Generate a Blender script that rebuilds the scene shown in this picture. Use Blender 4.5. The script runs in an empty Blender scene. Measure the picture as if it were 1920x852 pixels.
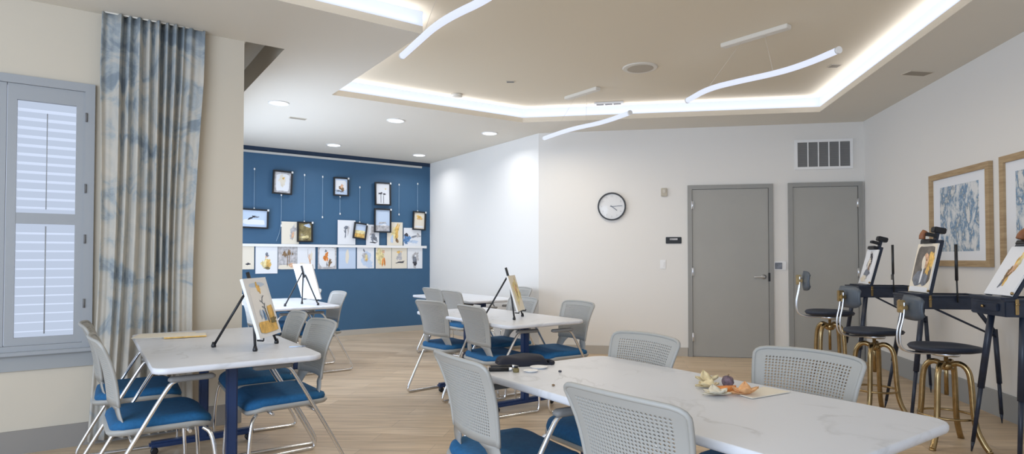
import bpy, bmesh, math, random
from mathutils import Vector, Matrix
random.seed(7)
PI = math.pi
R = math.radians
scene = bpy.context.scene
COL = scene.collection

# ------------------------------------------------------------------ room axes
def vec(a): return Vector((math.cos(R(a)), math.sin(R(a)), 0))
E2 = vec(35)            # along the blue wall and the window wall
E1 = vec(125)           # into the alcove
D1 = vec(80)            # along the right wall
N1 = vec(-10)           # along the door wall
Wp = Vector((-2.07, 4.67, 0))      # end of the window wall
Bp = Vector((-1.45, 10.73, 0))     # right end of the blue wall
Dp = Vector((0.356, 8.125, 0))     # left end of the door wall
Rp = Vector((4.31, 7.43, 0))       # right end of the door wall
CE = 2.93
CU = 3.10
def uv(u, v, z=0.0):
    p = E2 * u + E1 * v
    return Vector((p.x, p.y, z))

# ------------------------------------------------------------------ materials
def mat(name, col, rough=0.5, metal=0.0, noise=0.0, nscale=8.0, bump=0.0, bscale=200.0, emit=None, es=0.0, spec=0.5, coat=0.0):
    m = bpy.data.materials.new(name); m.use_nodes = True
    nt = m.node_tree; b = nt.nodes['Principled BSDF']
    b.inputs['Base Color'].default_value = (*col, 1)
    b.inputs['Roughness'].default_value = rough
    b.inputs['Metallic'].default_value = metal
    b.inputs['Specular IOR Level'].default_value = spec
    b.inputs['Coat Weight'].default_value = coat
    tc = nt.nodes.new('ShaderNodeTexCoord')
    if noise > 0:
        n = nt.nodes.new('ShaderNodeTexNoise'); n.inputs['Scale'].default_value = nscale; n.inputs['Detail'].default_value = 5
        r = nt.nodes.new('ShaderNodeValToRGB')
        r.color_ramp.elements[0].position = 0.3; r.color_ramp.elements[1].position = 0.7
        r.color_ramp.elements[0].color = tuple(c * (1 - noise) for c in col) + (1,)
        r.color_ramp.elements[1].color = tuple(min(1, c * (1 + noise)) for c in col) + (1,)
        nt.links.new(tc.outputs['Object'], n.inputs['Vector']); nt.links.new(n.outputs['Fac'], r.inputs['Fac'])
        nt.links.new(r.outputs['Color'], b.inputs['Base Color'])
    if bump > 0:
        n = nt.nodes.new('ShaderNodeTexNoise'); n.inputs['Scale'].default_value = bscale; n.inputs['Detail'].default_value = 3
        bu = nt.nodes.new('ShaderNodeBump'); bu.inputs['Strength'].default_value = bump; bu.inputs['Distance'].default_value = 0.002
        nt.links.new(tc.outputs['Object'], n.inputs['Vector']); nt.links.new(n.outputs['Fac'], bu.inputs['Height'])
        nt.links.new(bu.outputs['Normal'], b.inputs['Normal'])
    if emit:
        b.inputs['Emission Color'].default_value = (*emit, 1); b.inputs['Emission Strength'].default_value = es
    return m

def ramp_mat(name, stops, tex='noise', scale=(1, 1, 1), nscale=4.0, detail=6.0, rough=0.6, distort=0.0, wave=None):
    """procedural blotches: stops = [(pos, colour)]"""
    m = bpy.data.materials.new(name); m.use_nodes = True
    nt = m.node_tree; b = nt.nodes['Principled BSDF']; b.inputs['Roughness'].default_value = rough
    tc = nt.nodes.new('ShaderNodeTexCoord'); mp = nt.nodes.new('ShaderNodeMapping'); mp.inputs['Scale'].default_value = scale
    n = nt.nodes.new('ShaderNodeTexNoise'); n.inputs['Scale'].default_value = nscale; n.inputs['Detail'].default_value = detail
    n.inputs['Distortion'].default_value = distort
    r = nt.nodes.new('ShaderNodeValToRGB')
    el = r.color_ramp.elements
    while len(el) < len(stops): el.new(0.5)
    for e, (p, c) in zip(el, stops): e.position = p; e.color = (*c, 1)
    nt.links.new(tc.outputs['Object'], mp.inputs['Vector']); nt.links.new(mp.outputs['Vector'], n.inputs['Vector'])
    nt.links.new(n.outputs['Fac'], r.inputs['Fac']); nt.links.new(r.outputs['Color'], b.inputs['Base Color'])
    return m

M = {}
M['wall'] = mat('wall_paint', (0.78, 0.762, 0.725), 0.85, bump=0.05, bscale=90)
M['wall_cream'] = mat('cream_wall_paint', (0.60, 0.54, 0.44), 0.85, bump=0.05, bscale=90)
M['ceil'] = mat('ceiling_paint', (0.74, 0.70, 0.62), 0.9)
M['ceil_up'] = mat('tray_ceiling_paint', (0.74, 0.66, 0.52), 0.9)
M['fascia'] = mat('fascia_paint', (0.66, 0.60, 0.50), 0.8)
M['blue'] = mat('blue_wall_paint', (0.040, 0.115, 0.215), 0.55, noise=0.05, nscale=1.2, bump=0.04, bscale=120)
M['base'] = mat('grey_baseboard', (0.33, 0.34, 0.34), 0.55)
M['base_brown'] = mat('grey_brown_baseboard', (0.27, 0.25, 0.225), 0.6)
M['base_tan'] = mat('tan_baseboard', (0.46, 0.43, 0.38), 0.6)
M['door'] = mat('grey_door_paint', (0.36, 0.355, 0.33), 0.5, noise=0.03, nscale=2)
M['doorframe'] = mat('grey_frame_paint', (0.30, 0.30, 0.285), 0.45)
M['winframe'] = mat('shutter_frame_paint', (0.33, 0.345, 0.36), 0.5)
M['louver'] = mat('louver_glow', (0.09, 0.10, 0.12), 0.5, emit=(0.66, 0.75, 0.93), es=0.95, spec=0.0)  # louvers given a glow that stands in for daylight coming through
M['steel'] = mat('satin_steel', (0.75, 0.76, 0.78), 0.28, 1.0)
M['chrome'] = mat('chrome_tube', (0.82, 0.83, 0.85), 0.16, 1.0)
M['brass'] = mat('antique_brass', (0.40, 0.29, 0.145), 0.25, 1.0, noise=0.15, nscale=30)
M['shell'] = mat('chair_plastic', (0.37, 0.365, 0.34), 0.5)
M['shell_dk'] = mat('arm_pad_plastic', (0.20, 0.20, 0.195), 0.55)
M['fabric'] = mat('blue_upholstery', (0.010, 0.105, 0.25), 0.85, noise=0.12, nscale=60, bump=0.3, bscale=600)
M['navy'] = mat('navy_powder_coat', (0.012, 0.035, 0.11), 0.42)
M['black'] = mat('black_plastic', (0.012, 0.013, 0.016), 0.4)
M['easel'] = mat('black_lacquered_wood', (0.016, 0.024, 0.045), 0.38, noise=0.2, nscale=20)
M['seatdark'] = mat('dark_stool_seat', (0.014, 0.022, 0.042), 0.5)
M['platedk'] = mat('slate_backrest', (0.07, 0.09, 0.115), 0.4)
M['white'] = mat('white_paint', (0.85, 0.85, 0.84), 0.5)
M['paper'] = mat('white_paper', (0.80, 0.82, 0.85), 0.8)
M['cream'] = mat('cream_paper', (0.80, 0.74, 0.62), 0.8)
M['bluepaper'] = mat('pale_blue_wash', (0.55, 0.66, 0.82), 0.8)
M['greypaper'] = mat('grey_wash', (0.50, 0.49, 0.50), 0.8, noise=0.35, nscale=22)
M['orange'] = mat('orange_wash', (0.75, 0.26, 0.06), 0.8, noise=0.35, nscale=22)
M['amber'] = mat('amber_wash', (0.78, 0.48, 0.14), 0.8, noise=0.35, nscale=22)
M['yellow'] = mat('yellow_wash', (0.80, 0.66, 0.35), 0.8, noise=0.35, nscale=22)
M['ink'] = mat('ink_wash', (0.06, 0.06, 0.075), 0.8, noise=0.35, nscale=22)
M['slate'] = mat('slate_wash', (0.20, 0.22, 0.26), 0.8, noise=0.35, nscale=22)
M['brown'] = mat('brown_wash', (0.24, 0.15, 0.08), 0.8, noise=0.35, nscale=22)
M['olive'] = mat('olive_wash', (0.22, 0.18, 0.08), 0.8, noise=0.35, nscale=22)
M['skin'] = mat('peach_wash', (0.72, 0.46, 0.30), 0.8, noise=0.35, nscale=22)
M['taupe'] = mat('taupe_wash', (0.17, 0.155, 0.14), 0.8, noise=0.3, nscale=14)
M['bluewash'] = mat('blue_wash', (0.12, 0.26, 0.50), 0.8, noise=0.35, nscale=22)
M['oak'] = ramp_mat('oak_frame', [(0.3, (0.34, 0.23, 0.12)), (0.7, (0.48, 0.35, 0.20))], scale=(1, 1, 12), nscale=6)
M['strip'] = mat('cove_led', (0.1, 0.1, 0.1), 0.6, emit=(0.68, 0.76, 0.97), es=1.0)
M['tube'] = mat('pendant_diffuser', (0.1, 0.1, 0.1), 0.6, emit=(0.74, 0.80, 0.97), es=0.98)
M['lamp'] = mat('downlight_lens', (0.1, 0.1, 0.1), 0.6, emit=(0.95, 0.96, 1.0), es=3.0)
M['ventdk'] = mat('vent_shadow', (0.17, 0.17, 0.17), 0.7)
M['cone'] = mat('dried_pod', (0.16, 0.11, 0.13), 0.8, noise=0.5, nscale=60)
M['abstract'] = ramp_mat('abstract_blue_print', [(0.40, (0.72, 0.73, 0.73)), (0.475, (0.50, 0.55, 0.58)), (0.53, (0.13, 0.26, 0.43)), (0.56, (0.25, 0.30, 0.34)), (0.62, (0.70, 0.70, 0.68))],
                         scale=(1.0, 1.0, 0.55), nscale=10.0, detail=4, distort=0.2)
M['abstract'].node_tree.nodes['Noise Texture'].inputs['Roughness'].default_value = 0.7
M['landscape'] = ramp_mat('landscape_print', [(0.35, (0.09, 0.07, 0.03)), (0.55, (0.30, 0.24, 0.10)), (0.7, (0.45, 0.42, 0.33))], nscale=9)

# curtain: cream cloth with blue grey blotches
def curtain_mat():
    m = bpy.data.materials.new('printed_curtain_cloth'); m.use_nodes = True
    nt = m.node_tree; b = nt.nodes['Principled BSDF']; b.inputs['Roughness'].default_value = 0.9
    tc = nt.nodes.new('ShaderNodeTexCoord')
    n = nt.nodes.new('ShaderNodeTexNoise'); n.inputs['Scale'].default_value = 4.5; n.inputs['Detail'].default_value = 9; n.inputs['Roughness'].default_value = 0.62; n.inputs['Distortion'].default_value = 0.8
    r = nt.nodes.new('ShaderNodeValToRGB'); el = r.color_ramp.elements; el.new(0.5); el.new(0.5)
    for e, (p, c) in zip(el, [(0.36, (0.22, 0.26, 0.29)), (0.44, (0.35, 0.38, 0.39)), (0.51, (0.47, 0.455, 0.41)), (0.66, (0.55, 0.51, 0.44))]):
        e.position = p; e.color = (*c, 1)
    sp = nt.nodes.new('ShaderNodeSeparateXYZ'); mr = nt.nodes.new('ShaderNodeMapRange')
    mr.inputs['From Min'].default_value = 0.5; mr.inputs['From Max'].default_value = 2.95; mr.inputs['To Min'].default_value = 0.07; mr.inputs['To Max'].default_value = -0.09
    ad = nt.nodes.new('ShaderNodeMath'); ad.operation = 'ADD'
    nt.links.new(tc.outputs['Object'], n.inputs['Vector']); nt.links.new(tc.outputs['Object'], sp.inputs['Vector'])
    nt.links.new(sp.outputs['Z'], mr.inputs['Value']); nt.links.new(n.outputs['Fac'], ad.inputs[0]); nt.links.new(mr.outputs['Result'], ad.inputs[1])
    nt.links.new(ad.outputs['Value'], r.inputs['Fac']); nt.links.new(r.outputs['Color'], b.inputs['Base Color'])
    return m
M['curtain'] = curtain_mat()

def floor_mat():
    m = bpy.data.materials.new('plank_floor'); m.use_nodes = True
    nt = m.node_tree; b = nt.nodes['Principled BSDF']
    tc = nt.nodes.new('ShaderNodeTexCoord'); mp = nt.nodes.new('ShaderNodeMapping'); mp.inputs['Rotation'].default_value = (0, 0, R(10))
    br = nt.nodes.new('ShaderNodeTexBrick'); br.offset = 0.37
    br.inputs['Scale'].default_value = 1.0; br.inputs['Brick Width'].default_value = 1.22; br.inputs['Row Height'].default_value = 0.18
    br.inputs['Mortar Size'].default_value = 0.0022; br.inputs['Mortar Smooth'].default_value = 0.3; br.inputs['Bias'].default_value = 0
    br.inputs['Color1'].default_value = (0.52, 0.395, 0.265, 1); br.inputs['Color2'].default_value = (0.62, 0.49, 0.345, 1); br.inputs['Mortar'].default_value = (0.38, 0.30, 0.22, 1)
    mp2 = nt.nodes.new('ShaderNodeMapping'); mp2.inputs['Scale'].default_value = (1.1, 14, 1); mp2.inputs['Rotation'].default_value = (0, 0, R(10))
    n = nt.nodes.new('ShaderNodeTexNoise'); n.inputs['Scale'].default_value = 1.6; n.inputs['Detail'].default_value = 7; n.inputs['Distortion'].default_value = 0.6
    r = nt.nodes.new('ShaderNodeValToRGB')
    r.color_ramp.elements[0].position = 0.32; r.color_ramp.elements[0].color = (0.78, 0.77, 0.76, 1)
    r.color_ramp.elements[1].position = 0.68; r.color_ramp.elements[1].color = (1.12, 1.12, 1.12, 1)
    mx = nt.nodes.new('ShaderNodeMix'); mx.data_type = 'RGBA'; mx.blend_type = 'MULTIPLY'; mx.inputs['Factor'].default_value = 1
    nt.links.new(tc.outputs['Object'], mp.inputs['Vector']); nt.links.new(mp.outputs['Vector'], br.inputs['Vector'])
    nt.links.new(tc.outputs['Object'], mp2.inputs['Vector']); nt.links.new(mp2.outputs['Vector'], n.inputs['Vector'])
    nt.links.new(n.outputs['Fac'], r.inputs['Fac']); nt.links.new(br.outputs['Color'], mx.inputs['A']); nt.links.new(r.outputs['Color'], mx.inputs['B'])
    nt.links.new(mx.outputs['Result'], b.inputs['Base Color']); b.inputs['Roughness'].default_value = 0.42; b.inputs['Specular IOR Level'].default_value = 0.4
    return m
M['floor'] = floor_mat()

def marble_mat():
    m = bpy.data.materials.new('white_marble_laminate'); m.use_nodes = True
    nt = m.node_tree; b = nt.nodes['Principled BSDF']; b.inputs['Roughness'].default_value = 0.35
    tc = nt.nodes.new('ShaderNodeTexCoord')
    n = nt.nodes.new('ShaderNodeTexNoise'); n.inputs['Scale'].default_value = 1.9; n.inputs['Detail'].default_value = 8; n.inputs['Distortion'].default_value = 1.6
    r = nt.nodes.new('ShaderNodeValToRGB'); el = r.color_ramp.elements; el.new(0.5)
    for e, (p, c) in zip(el, [(0.475, (0.66, 0.675, 0.71)), (0.50, (0.54, 0.55, 0.57)), (0.525, (0.68, 0.695, 0.73))]):
        e.position = p; e.color = (*c, 1)
    n2 = nt.nodes.new('ShaderNodeTexNoise'); n2.inputs['Scale'].default_value = 2.6
    r2 = nt.nodes.new('ShaderNodeValToRGB'); r2.color_ramp.elements[0].position = 0.45; r2.color_ramp.elements[1].position = 0.62
    mx = nt.nodes.new('ShaderNodeMix'); mx.data_type = 'RGBA'; mx.inputs['A'].default_value = (0.68, 0.695, 0.73, 1)
    nt.links.new(tc.outputs['Object'], n.inputs['Vector']); nt.links.new(tc.outputs['Object'], n2.inputs['Vector'])
    nt.links.new(n.outputs['Fac'], r.inputs['Fac']); nt.links.new(n2.outputs['Fac'], r2.inputs['Fac'])
    nt.links.new(r2.outputs['Color'], mx.inputs['Factor']); nt.links.new(r.outputs['Color'], mx.inputs['B']); nt.links.new(mx.outputs['Result'], b.inputs['Base Color'])
    return m
M['marble'] = marble_mat()

def glass_mat():
    m = bpy.data.materials.new('window_glass'); m.use_nodes = True
    nt = m.node_tree; b = nt.nodes['Principled BSDF']; b.inputs['Roughness'].default_value = 0.0
    b.inputs['Transmission Weight'].default_value = 1.0; b.inputs['IOR'].default_value = 1.01
    return m
M['glass'] = glass_mat()

# ------------------------------------------------------------------ mesh helpers
def new_bm(): return bmesh.new()
def box(bm, x0, x1, y0, y1, z0, z1, mi=0, bev=0.0, rot=None):
    vs = [bm.verts.new((x, y, z)) for x in (x0, x1) for y in (y0, y1) for z in (z0, z1)]
    fs = [bm.faces.new([vs[i] for i in q]) for q in ((0, 1, 3, 2), (4, 6, 7, 5), (0, 4, 5, 1), (2, 3, 7, 6), (0, 2, 6, 4), (1, 5, 7, 3))]
    for f in fs: f.material_index = mi
    if rot is not None: bmesh.ops.transform(bm, matrix=rot, verts=vs)
    if bev > 0:
        es = list({e for f in fs for e in f.edges})
        r = bmesh.ops.bevel(bm, geom=es, offset=bev, segments=2, affect='EDGES')
        for f in r['faces']: f.material_index = mi
def chaikin(pts, it=2):
    pts = [Vector(p) for p in pts]
    for _ in range(it):
        q = [pts[0]]
        for a, b in zip(pts[:-1], pts[1:]):
            q += [a * .75 + b * .25, a * .25 + b * .75]
        q.append(pts[-1]); pts = q
    return pts
def tube(bm, pts, r, seg=10, smooth=2, mi=0, closed=False):
    """r: number or list matching pts (before smoothing only when smooth=0)"""
    pts = chaikin(pts, smooth) if smooth and not closed else [Vector(p) for p in pts]
    n = len(pts); rr = r if isinstance(r, (list, tuple)) else [r] * n
    if len(rr) != n: rr = [rr[0] + (rr[-1] - rr[0]) * i / (n - 1) for i in range(n)]
    rings = []; up = None
    for i, p in enumerate(pts):
        if closed: t = pts[(i + 1) % n] - pts[i - 1]
        else: t = pts[min(i + 1, n - 1)] - pts[max(i - 1, 0)]
        t.normalize()
        if up is None:
            a = Vector((0, 0, 1)) if abs(t.z) < 0.9 else Vector((1, 0, 0)); up = t.cross(a).normalized()
        else:
            up = (up - t * up.dot(t)).normalized()
        w = t.cross(up)
        rings.append([bm.verts.new(p + (up * math.cos(2 * PI * k / seg) + w * math.sin(2 * PI * k / seg)) * rr[i]) for k in range(seg)])
    m = n if closed else n - 1
    for i in range(m):
        a, b = rings[i], rings[(i + 1) % n]
        for k in range(seg):
            f = bm.faces.new((a[k], a[(k + 1) % seg], b[(k + 1) % seg], b[k])); f.smooth = True; f.material_index = mi
    if not closed:
        for rg, rev in ((rings[0], True), (rings[-1], False)):
            f = bm.faces.new(rg[::-1] if rev else rg); f.material_index = mi
def lathe(bm, prof, seg=24, o=(0, 0, 0), mi=0, sx=1, sy=1):
    rings = []
    for r, z in prof:
        rings.append([bm.verts.new((o[0] + r * sx * math.cos(2 * PI * k / seg), o[1] + r * sy * math.sin(2 * PI * k / seg), o[2] + z)) for k in range(seg)])
    for a, b in zip(rings[:-1], rings[1:]):
        for k in range(seg):
            f = bm.faces.new((a[k], a[(k + 1) % seg], b[(k + 1) % seg], b[k])); f.smooth = True; f.material_index = mi
    bm.faces.new(rings[0][::-1]).material_index = mi; bm.faces.new(rings[-1]).material_index = mi
def pad(bm, outline, prof, mi=0, c=(0, 0)):
    """stack of scaled outlines: prof = [(inset, z)]"""
    rings = []
    for ins, z in prof:
        ring = []
        for (x, y) in outline:
            d = math.hypot(x - c[0], y - c[1]); k = max(0.0, (d - ins) / d)
            ring.append(bm.verts.new((c[0] + (x - c[0]) * k, c[1] + (y - c[1]) * k, z)))
        rings.append(ring)
    n = len(outline)
    for a, b in zip(rings[:-1], rings[1:]):
        for k in range(n):
            f = bm.faces.new((a[k], a[(k + 1) % n], b[(k + 1) % n], b[k])); f.smooth = True; f.material_index = mi
    bm.faces.new(rings[0][::-1]).material_index = mi
    f = bm.faces.new(rings[-1]); f.material_index = mi; f.smooth = True
def rrect(w, d, r, seg=6, cx=0, cy=0):
    out = []
    for (sx, sy, a0) in ((1, 1, 0), (-1, 1, 90), (-1, -1, 180), (1, -1, 270)):
        for k in range(seg + 1):
            a = R(a0 + 90 * k / seg)
            out.append((cx + sx * (w / 2 - r) + r * math.cos(a), cy + sy * (d / 2 - r) + r * math.sin(a)))
    return out
def prism(bm, poly, z0, z1, mi=0):
    a = [bm.verts.new((x, y, z0)) for x, y in poly]; b = [bm.verts.new((x, y, z1)) for x, y in poly]
    n = len(poly)
    for k in range(n): bm.faces.new((a[k], a[(k + 1) % n], b[(k + 1) % n], b[k])).material_index = mi
    bm.faces.new(a[::-1]).material_index = mi; bm.faces.new(b).material_index = mi
def obj(name, bm, mats, parent=None, loc=(0, 0, 0), rz=0.0, normals=True):
    if normals: bmesh.ops.recalc_face_normals(bm, faces=bm.faces)
    me = bpy.data.meshes.new(name); bm.to_mesh(me); bm.free()
    for m in (mats if isinstance(mats, (list, tuple)) else [mats]): me.materials.append(m)
    o = bpy.data.objects.new(name, me); COL.objects.link(o)
    if parent: o.parent = parent
    o.location = loc; o.rotation_euler = (0, 0, rz)
    return o
def tag(o, label=None, cat=None, group=None, kind=None):
    if label: o['label'] = label
    if cat: o['category'] = cat
    if group: o['group'] = group
    if kind: o['kind'] = kind
    return o
def thing(name, label, cat, loc=(0, 0, 0), rz=0.0, group=None, kind=None):
    o = bpy.data.objects.new(name, None); o.empty_display_size = 0.1; COL.objects.link(o)
    o.location = loc; o.rotation_euler = (0, 0, rz)
    return tag(o, label, cat, group, kind)
def dup(root, loc, rz, label, group=None):
    r = root.copy(); COL.objects.link(r); r.location = loc; r.rotation_euler = (0, 0, rz); r['label'] = label
    if group: r['group'] = group
    for ch in root.children:
        c = ch.copy(); COL.objects.link(c); c.parent = r
        for g in ch.children:
            d = g.copy(); COL.objects.link(d); d.parent = c
    return r
def struct(name, bm, m, parent=None, label=None, **k):
    o = obj(name, bm, m, parent, **k)
    if not parent: tag(o, label, None, None, 'structure')
    return o
def text_into(bm, s, size, loc, mi=0):
    """flat lettering in the xz plane, facing -y"""
    cu = bpy.data.curves.new('lettering', 'FONT'); cu.body = s; cu.size = size; cu.align_x = 'CENTER'; cu.align_y = 'CENTER'; cu.extrude = 0.0004
    t = bpy.data.objects.new('lettering', cu); COL.objects.link(t)
    me = bpy.data.meshes.new_from_object(t); n0 = len(bm.verts); f0 = len(bm.faces)
    me.transform(Matrix.Translation(loc) @ Matrix.Rotation(PI / 2, 4, 'X'))
    bm.from_mesh(me); bm.faces.ensure_lookup_table()
    for f in bm.faces[f0:]: f.material_index = mi
    bpy.data.meshes.remove(me); bpy.data.objects.remove(t); bpy.data.curves.remove(cu)

# ------------------------------------------------------------------ room shell
A_B = R(35); A_N = R(-10)
farL = Wp - E2 * 5.0
alc = Wp + E1 * 4.62
backR = Rp - D1 * 9.1
outline = [farL, Wp, alc, Bp, Dp, Rp, backR, Vector((farL.x, backR.y, 0))]
bm = new_bm(); prism(bm, [(p.x, p.y) for p in outline][::-1], -0.1, 0.0)
struct('floor', bm, M['floor'], label='beige wood plank floor of the room')

tray = [Vector((-1.85, 6.206, 0)), Vector((0.132, 7.479, 0)), Vector((3.526, 6.932, 0))]
tray += [tray[2] - D1 * 8.3]
Pt = tray[0] - E1 * 2.06
Qt = Pt - E2 * 3.7
tray += [Vector((Qt.x, tray[3].y, 0)), Qt, Pt]
rec = [Wp + E2 * 0.012 + E1 * 0.0, Wp + E2 * 0.30, Wp + E2 * 0.30 + E1 * 1.7, Wp + E2 * 0.012 + E1 * 1.7]
def loops_face(loops, z, thick, name, m, label):
    bm = new_bm(); edges = []
    for lp in loops:
        vs = [bm.verts.new((p.x, p.y, z)) for p in lp]
        edges += [bm.edges.new((vs[i], vs[(i + 1) % len(vs)])) for i in range(len(vs))]
    bmesh.ops.triangle_fill(bm, use_beauty=True, use_dissolve=False, edges=edges)
    for f in bm.faces:
        if f.normal.z > 0: f.normal_flip()
    return struct(name, bm, m, label=label, normals=False)
loops_face([outline, tray, rec], CE, 0.1, 'ceiling', M['ceil'], 'lower beige ceiling around the recessed tray')
def expand(poly, d):
    c = sum((p for p in poly), Vector()) / len(poly)
    return [p + (p - c).normalized() * d for p in poly]
loops_face([tray], CU, 0.1, 'ceiling.001', M['ceil_up'], 'raised tray ceiling inside the light cove')
# recess faces above the wall end
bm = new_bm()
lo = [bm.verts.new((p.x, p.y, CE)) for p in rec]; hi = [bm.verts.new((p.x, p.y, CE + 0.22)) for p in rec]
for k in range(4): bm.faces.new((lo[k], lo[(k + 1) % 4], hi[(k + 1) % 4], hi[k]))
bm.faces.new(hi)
struct('ceiling.002', bm, mat('recess_shade', (.42, .38, .31), .9), label='shadowed recess in the ceiling behind the curtain wall end')  # shade inside the recess put into a darker ceiling colour
# tray fascia
def wall_strip(bm, poly, z0, z1, off=0.0):
    for a, b in zip(poly, poly[1:] + poly[:1]):
        bm.faces.new([bm.verts.new(q) for q in ((a.x, a.y, z0), (b.x, b.y, z0), (b.x, b.y, z1), (a.x, a.y, z1))])
bm = new_bm(); wall_strip(bm, tray, CE, CE + 0.06)
struct('trim_1', bm, M['fascia'], label='cream lip of the tray ceiling')
bm = new_bm(); wall_strip(bm, tray, CE + 0.06, CU)
o = obj('cove_light', bm, M['strip']); tag(o, 'bright bluish white light strip running round the raised ceiling tray', 'light')

def slab(bm, a, b, z0, z1, t, side):
    """wall slab from a to b, its room face on the line, thickness t to 'side' (+1 left of a->b)"""
    d = (b - a).normalized(); nn = Vector((-d.y, d.x, 0)) * side * t
    prism(bm, [(p.x, p.y) for p in (a, b, b + nn, a + nn)], z0, z1)
# window wall with an opening
WS0, WS1, WZ0, WZ1 = -1.84, -0.965, 0.655, 2.41
bm = new_bm()
P = lambda s: Wp + E2 * s
slab(bm, P(-5.0), P(WS0), -0.05, 3.2, 0.12, 1); slab(bm, P(WS1), P(0), -0.05, 3.2, 0.12, 1)
slab(bm, P(WS0), P(WS1), -0.05, WZ0, 0.12, 1); slab(bm, P(WS0), P(WS1), WZ1, 3.2, 0.12, 1)
struct('wall_left', bm, M['wall_cream'], label='cream wall with the window and curtain')
bm = new_bm(); slab(bm, Wp + E1 * 0.12, alc, -0.05, 3.2, 0.12, 1); struct('wall_side.001', bm, M['wall_cream'], label='hidden alcove side wall')
bm = new_bm(); slab(bm, alc - E2 * .12, Bp, -0.05, 3.2, 0.12, 1); struct('wall_back', bm, M['blue'], label='deep blue gallery wall at the back of the alcove')
bm = new_bm(); slab(bm, Bp, Dp, -0.05, 3.2, 0.12, 1); struct('wall_side', bm, M['wall'], label='plain white wall between the blue wall and the clock wall')
bm = new_bm(); slab(bm, Dp, Rp, -0.05, 3.2, 0.12, 1); struct('wall_far', bm, M['wall'], label='off-white wall with the two grey doors')
bm = new_bm(); slab(bm, Rp, backR, -0.05, 3.2, 0.12, 1); struct('wall_right', bm, M['wall'], label='off-white wall behind the easels')
# baseboards
def baseboard(name, a, b, h, m, label):
    bm = new_bm(); slab(bm, a, b, 0, h, 0.014, -1); struct(name, bm, m, label=label)
baseboard('baseboard_left', P(-5), Wp, 0.15, M['base_brown'], 'grey baseboard under the window')
baseboard('baseboard_back', alc + E2 * .02, Bp - E2 * .02, 0.09, M['base_tan'], 'tan baseboard below the blue wall')
baseboard('baseboard_side', Bp - E1 * 0.02, Dp + E1 * .01, 0.10, M['base_tan'], 'tan baseboard of the side wall')
baseboard('baseboard_far', Dp + N1 * .01, Dp + N1 * 1.92, 0.11, M['base_tan'], 'tan baseboard below the clock')
baseboard('baseboard_far.001', Dp + N1 * 2.96, Dp + N1 * 3.13, 0.11, M['base'], 'short baseboard between the doors')
baseboard('baseboard_right', Rp - D1 * .02, backR, 0.20, M['base'], 'tall blue grey baseboard behind the easels')

# ------------------------------------------------------------------ window (local x along wall to the right, y into wall, z up)
win = thing('window_1', 'grey framed shuttered window beside the curtain', None, (Wp.x, Wp.y, 0), A_B, kind='structure')
def frame_rect(bm, x0, x1, z0, z1, w, y0, y1, wt=None, wb=None):
    wt = wt or w; wb = wb or w
    box(bm, x0, x0 + w, y0, y1, z0, z1); box(bm, x1 - w, x1, y0, y1, z0, z1)
    box(bm, x0 + w, x1 - w, y0, y1, z1 - wt, z1); box(bm, x0 + w, x1 - w, y0, y1, z0, z0 + wb)
bm = new_bm(); frame_rect(bm, WS0 - .02, WS1 + .02, WZ0 - .02, WZ1 + .02, 0.055, -0.025, 0.06); obj('window_frame', bm, M['winframe'], win)
bm = new_bm(); box(bm, WS0 - .05, WS1 + .05, -0.06, 0.0, 0.63, 0.655, bev=.004); obj('window_sill', bm, M['winframe'], win)
bm = new_bm(); box(bm, WS0 - .03, WS1 + .03, -0.016, 0.0, 0.53, 0.63); obj('apron', bm, M['base'], win)
bm = new_bm(); box(bm, WS0, WS1, 0.085, 0.091, WZ0, WZ1); obj('pane', bm, M['glass'], win)
for (a, b) in ((WS0 + .035, -1.41), (-1.405, WS1 - .035)):
    sh = new_bm(); frame_rect(sh, a, b, WZ0 + .036, WZ1 - .036, 0.048, -0.012, 0.018, wt=.10, wb=.05)
    box(sh, a + .048, b - .048, -0.010, 0.016, 1.475, 1.545)
    s = obj('shutter', sh, M['winframe'], win)
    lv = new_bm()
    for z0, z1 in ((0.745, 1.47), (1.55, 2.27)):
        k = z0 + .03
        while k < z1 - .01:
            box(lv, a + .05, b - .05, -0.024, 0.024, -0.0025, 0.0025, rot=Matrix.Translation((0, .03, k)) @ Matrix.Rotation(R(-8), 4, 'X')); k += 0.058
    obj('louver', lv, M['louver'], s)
    tr = new_bm(); tube(tr, [((a + b) / 2, -0.008, .76), ((a + b) / 2, -0.008, 1.46)], .004, 6, 0); tube(tr, [((a + b) / 2, -0.008, 1.57), ((a + b) / 2, -0.008, 2.2)], .003, 6, 0)
    obj('tilt_rod', tr, M['winframe'], s)
for z in (0.95, 1.38, 1.72, 2.2):
    bm = new_bm(); tube(bm, [(WS1 - .028, -0.03, z - .03), (WS1 - .028, -0.03, z + .03)], .006, 8, 0); obj('hinge', bm, M['ventdk'], win)

# ------------------------------------------------------------------ curtain
bm = new_bm()
nx, nz = 190, 30
def cur(i, k):
    a = i / nx; t = k / nz
    w0, w1 = -0.905, -0.275
    s = w0 + (w1 - w0) * a
    s = (s + 0.59) * (1 - 0.13 * math.sin(PI * min(1, t * 1.15)) * 0.8) - 0.60 - 0.05 * (1 - t)
    ph = 2 * PI * (12.0 * a + 0.40 * math.sin(7 * a) + 0.25 * math.sin(2.6 * t + 8 * a))
    mid = 0.12 + 0.95 * min(1, max(0, (a - 0.13) / 0.08)) * min(1, max(0.0, (0.84 - a) / 0.06)) * (0.75 + 0.25 * math.sin(13 * a))
    y = -0.070 - 0.036 * math.sin(ph) * mid - 0.010 * math.sin(ph * 0.5 + 1.3 * t)
    return (s, y, 0.03 + (CE - 0.035) * t)
g = [[bm.verts.new(cur(i, k)) for k in range(nz + 1)] for i in range(nx + 1)]
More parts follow.
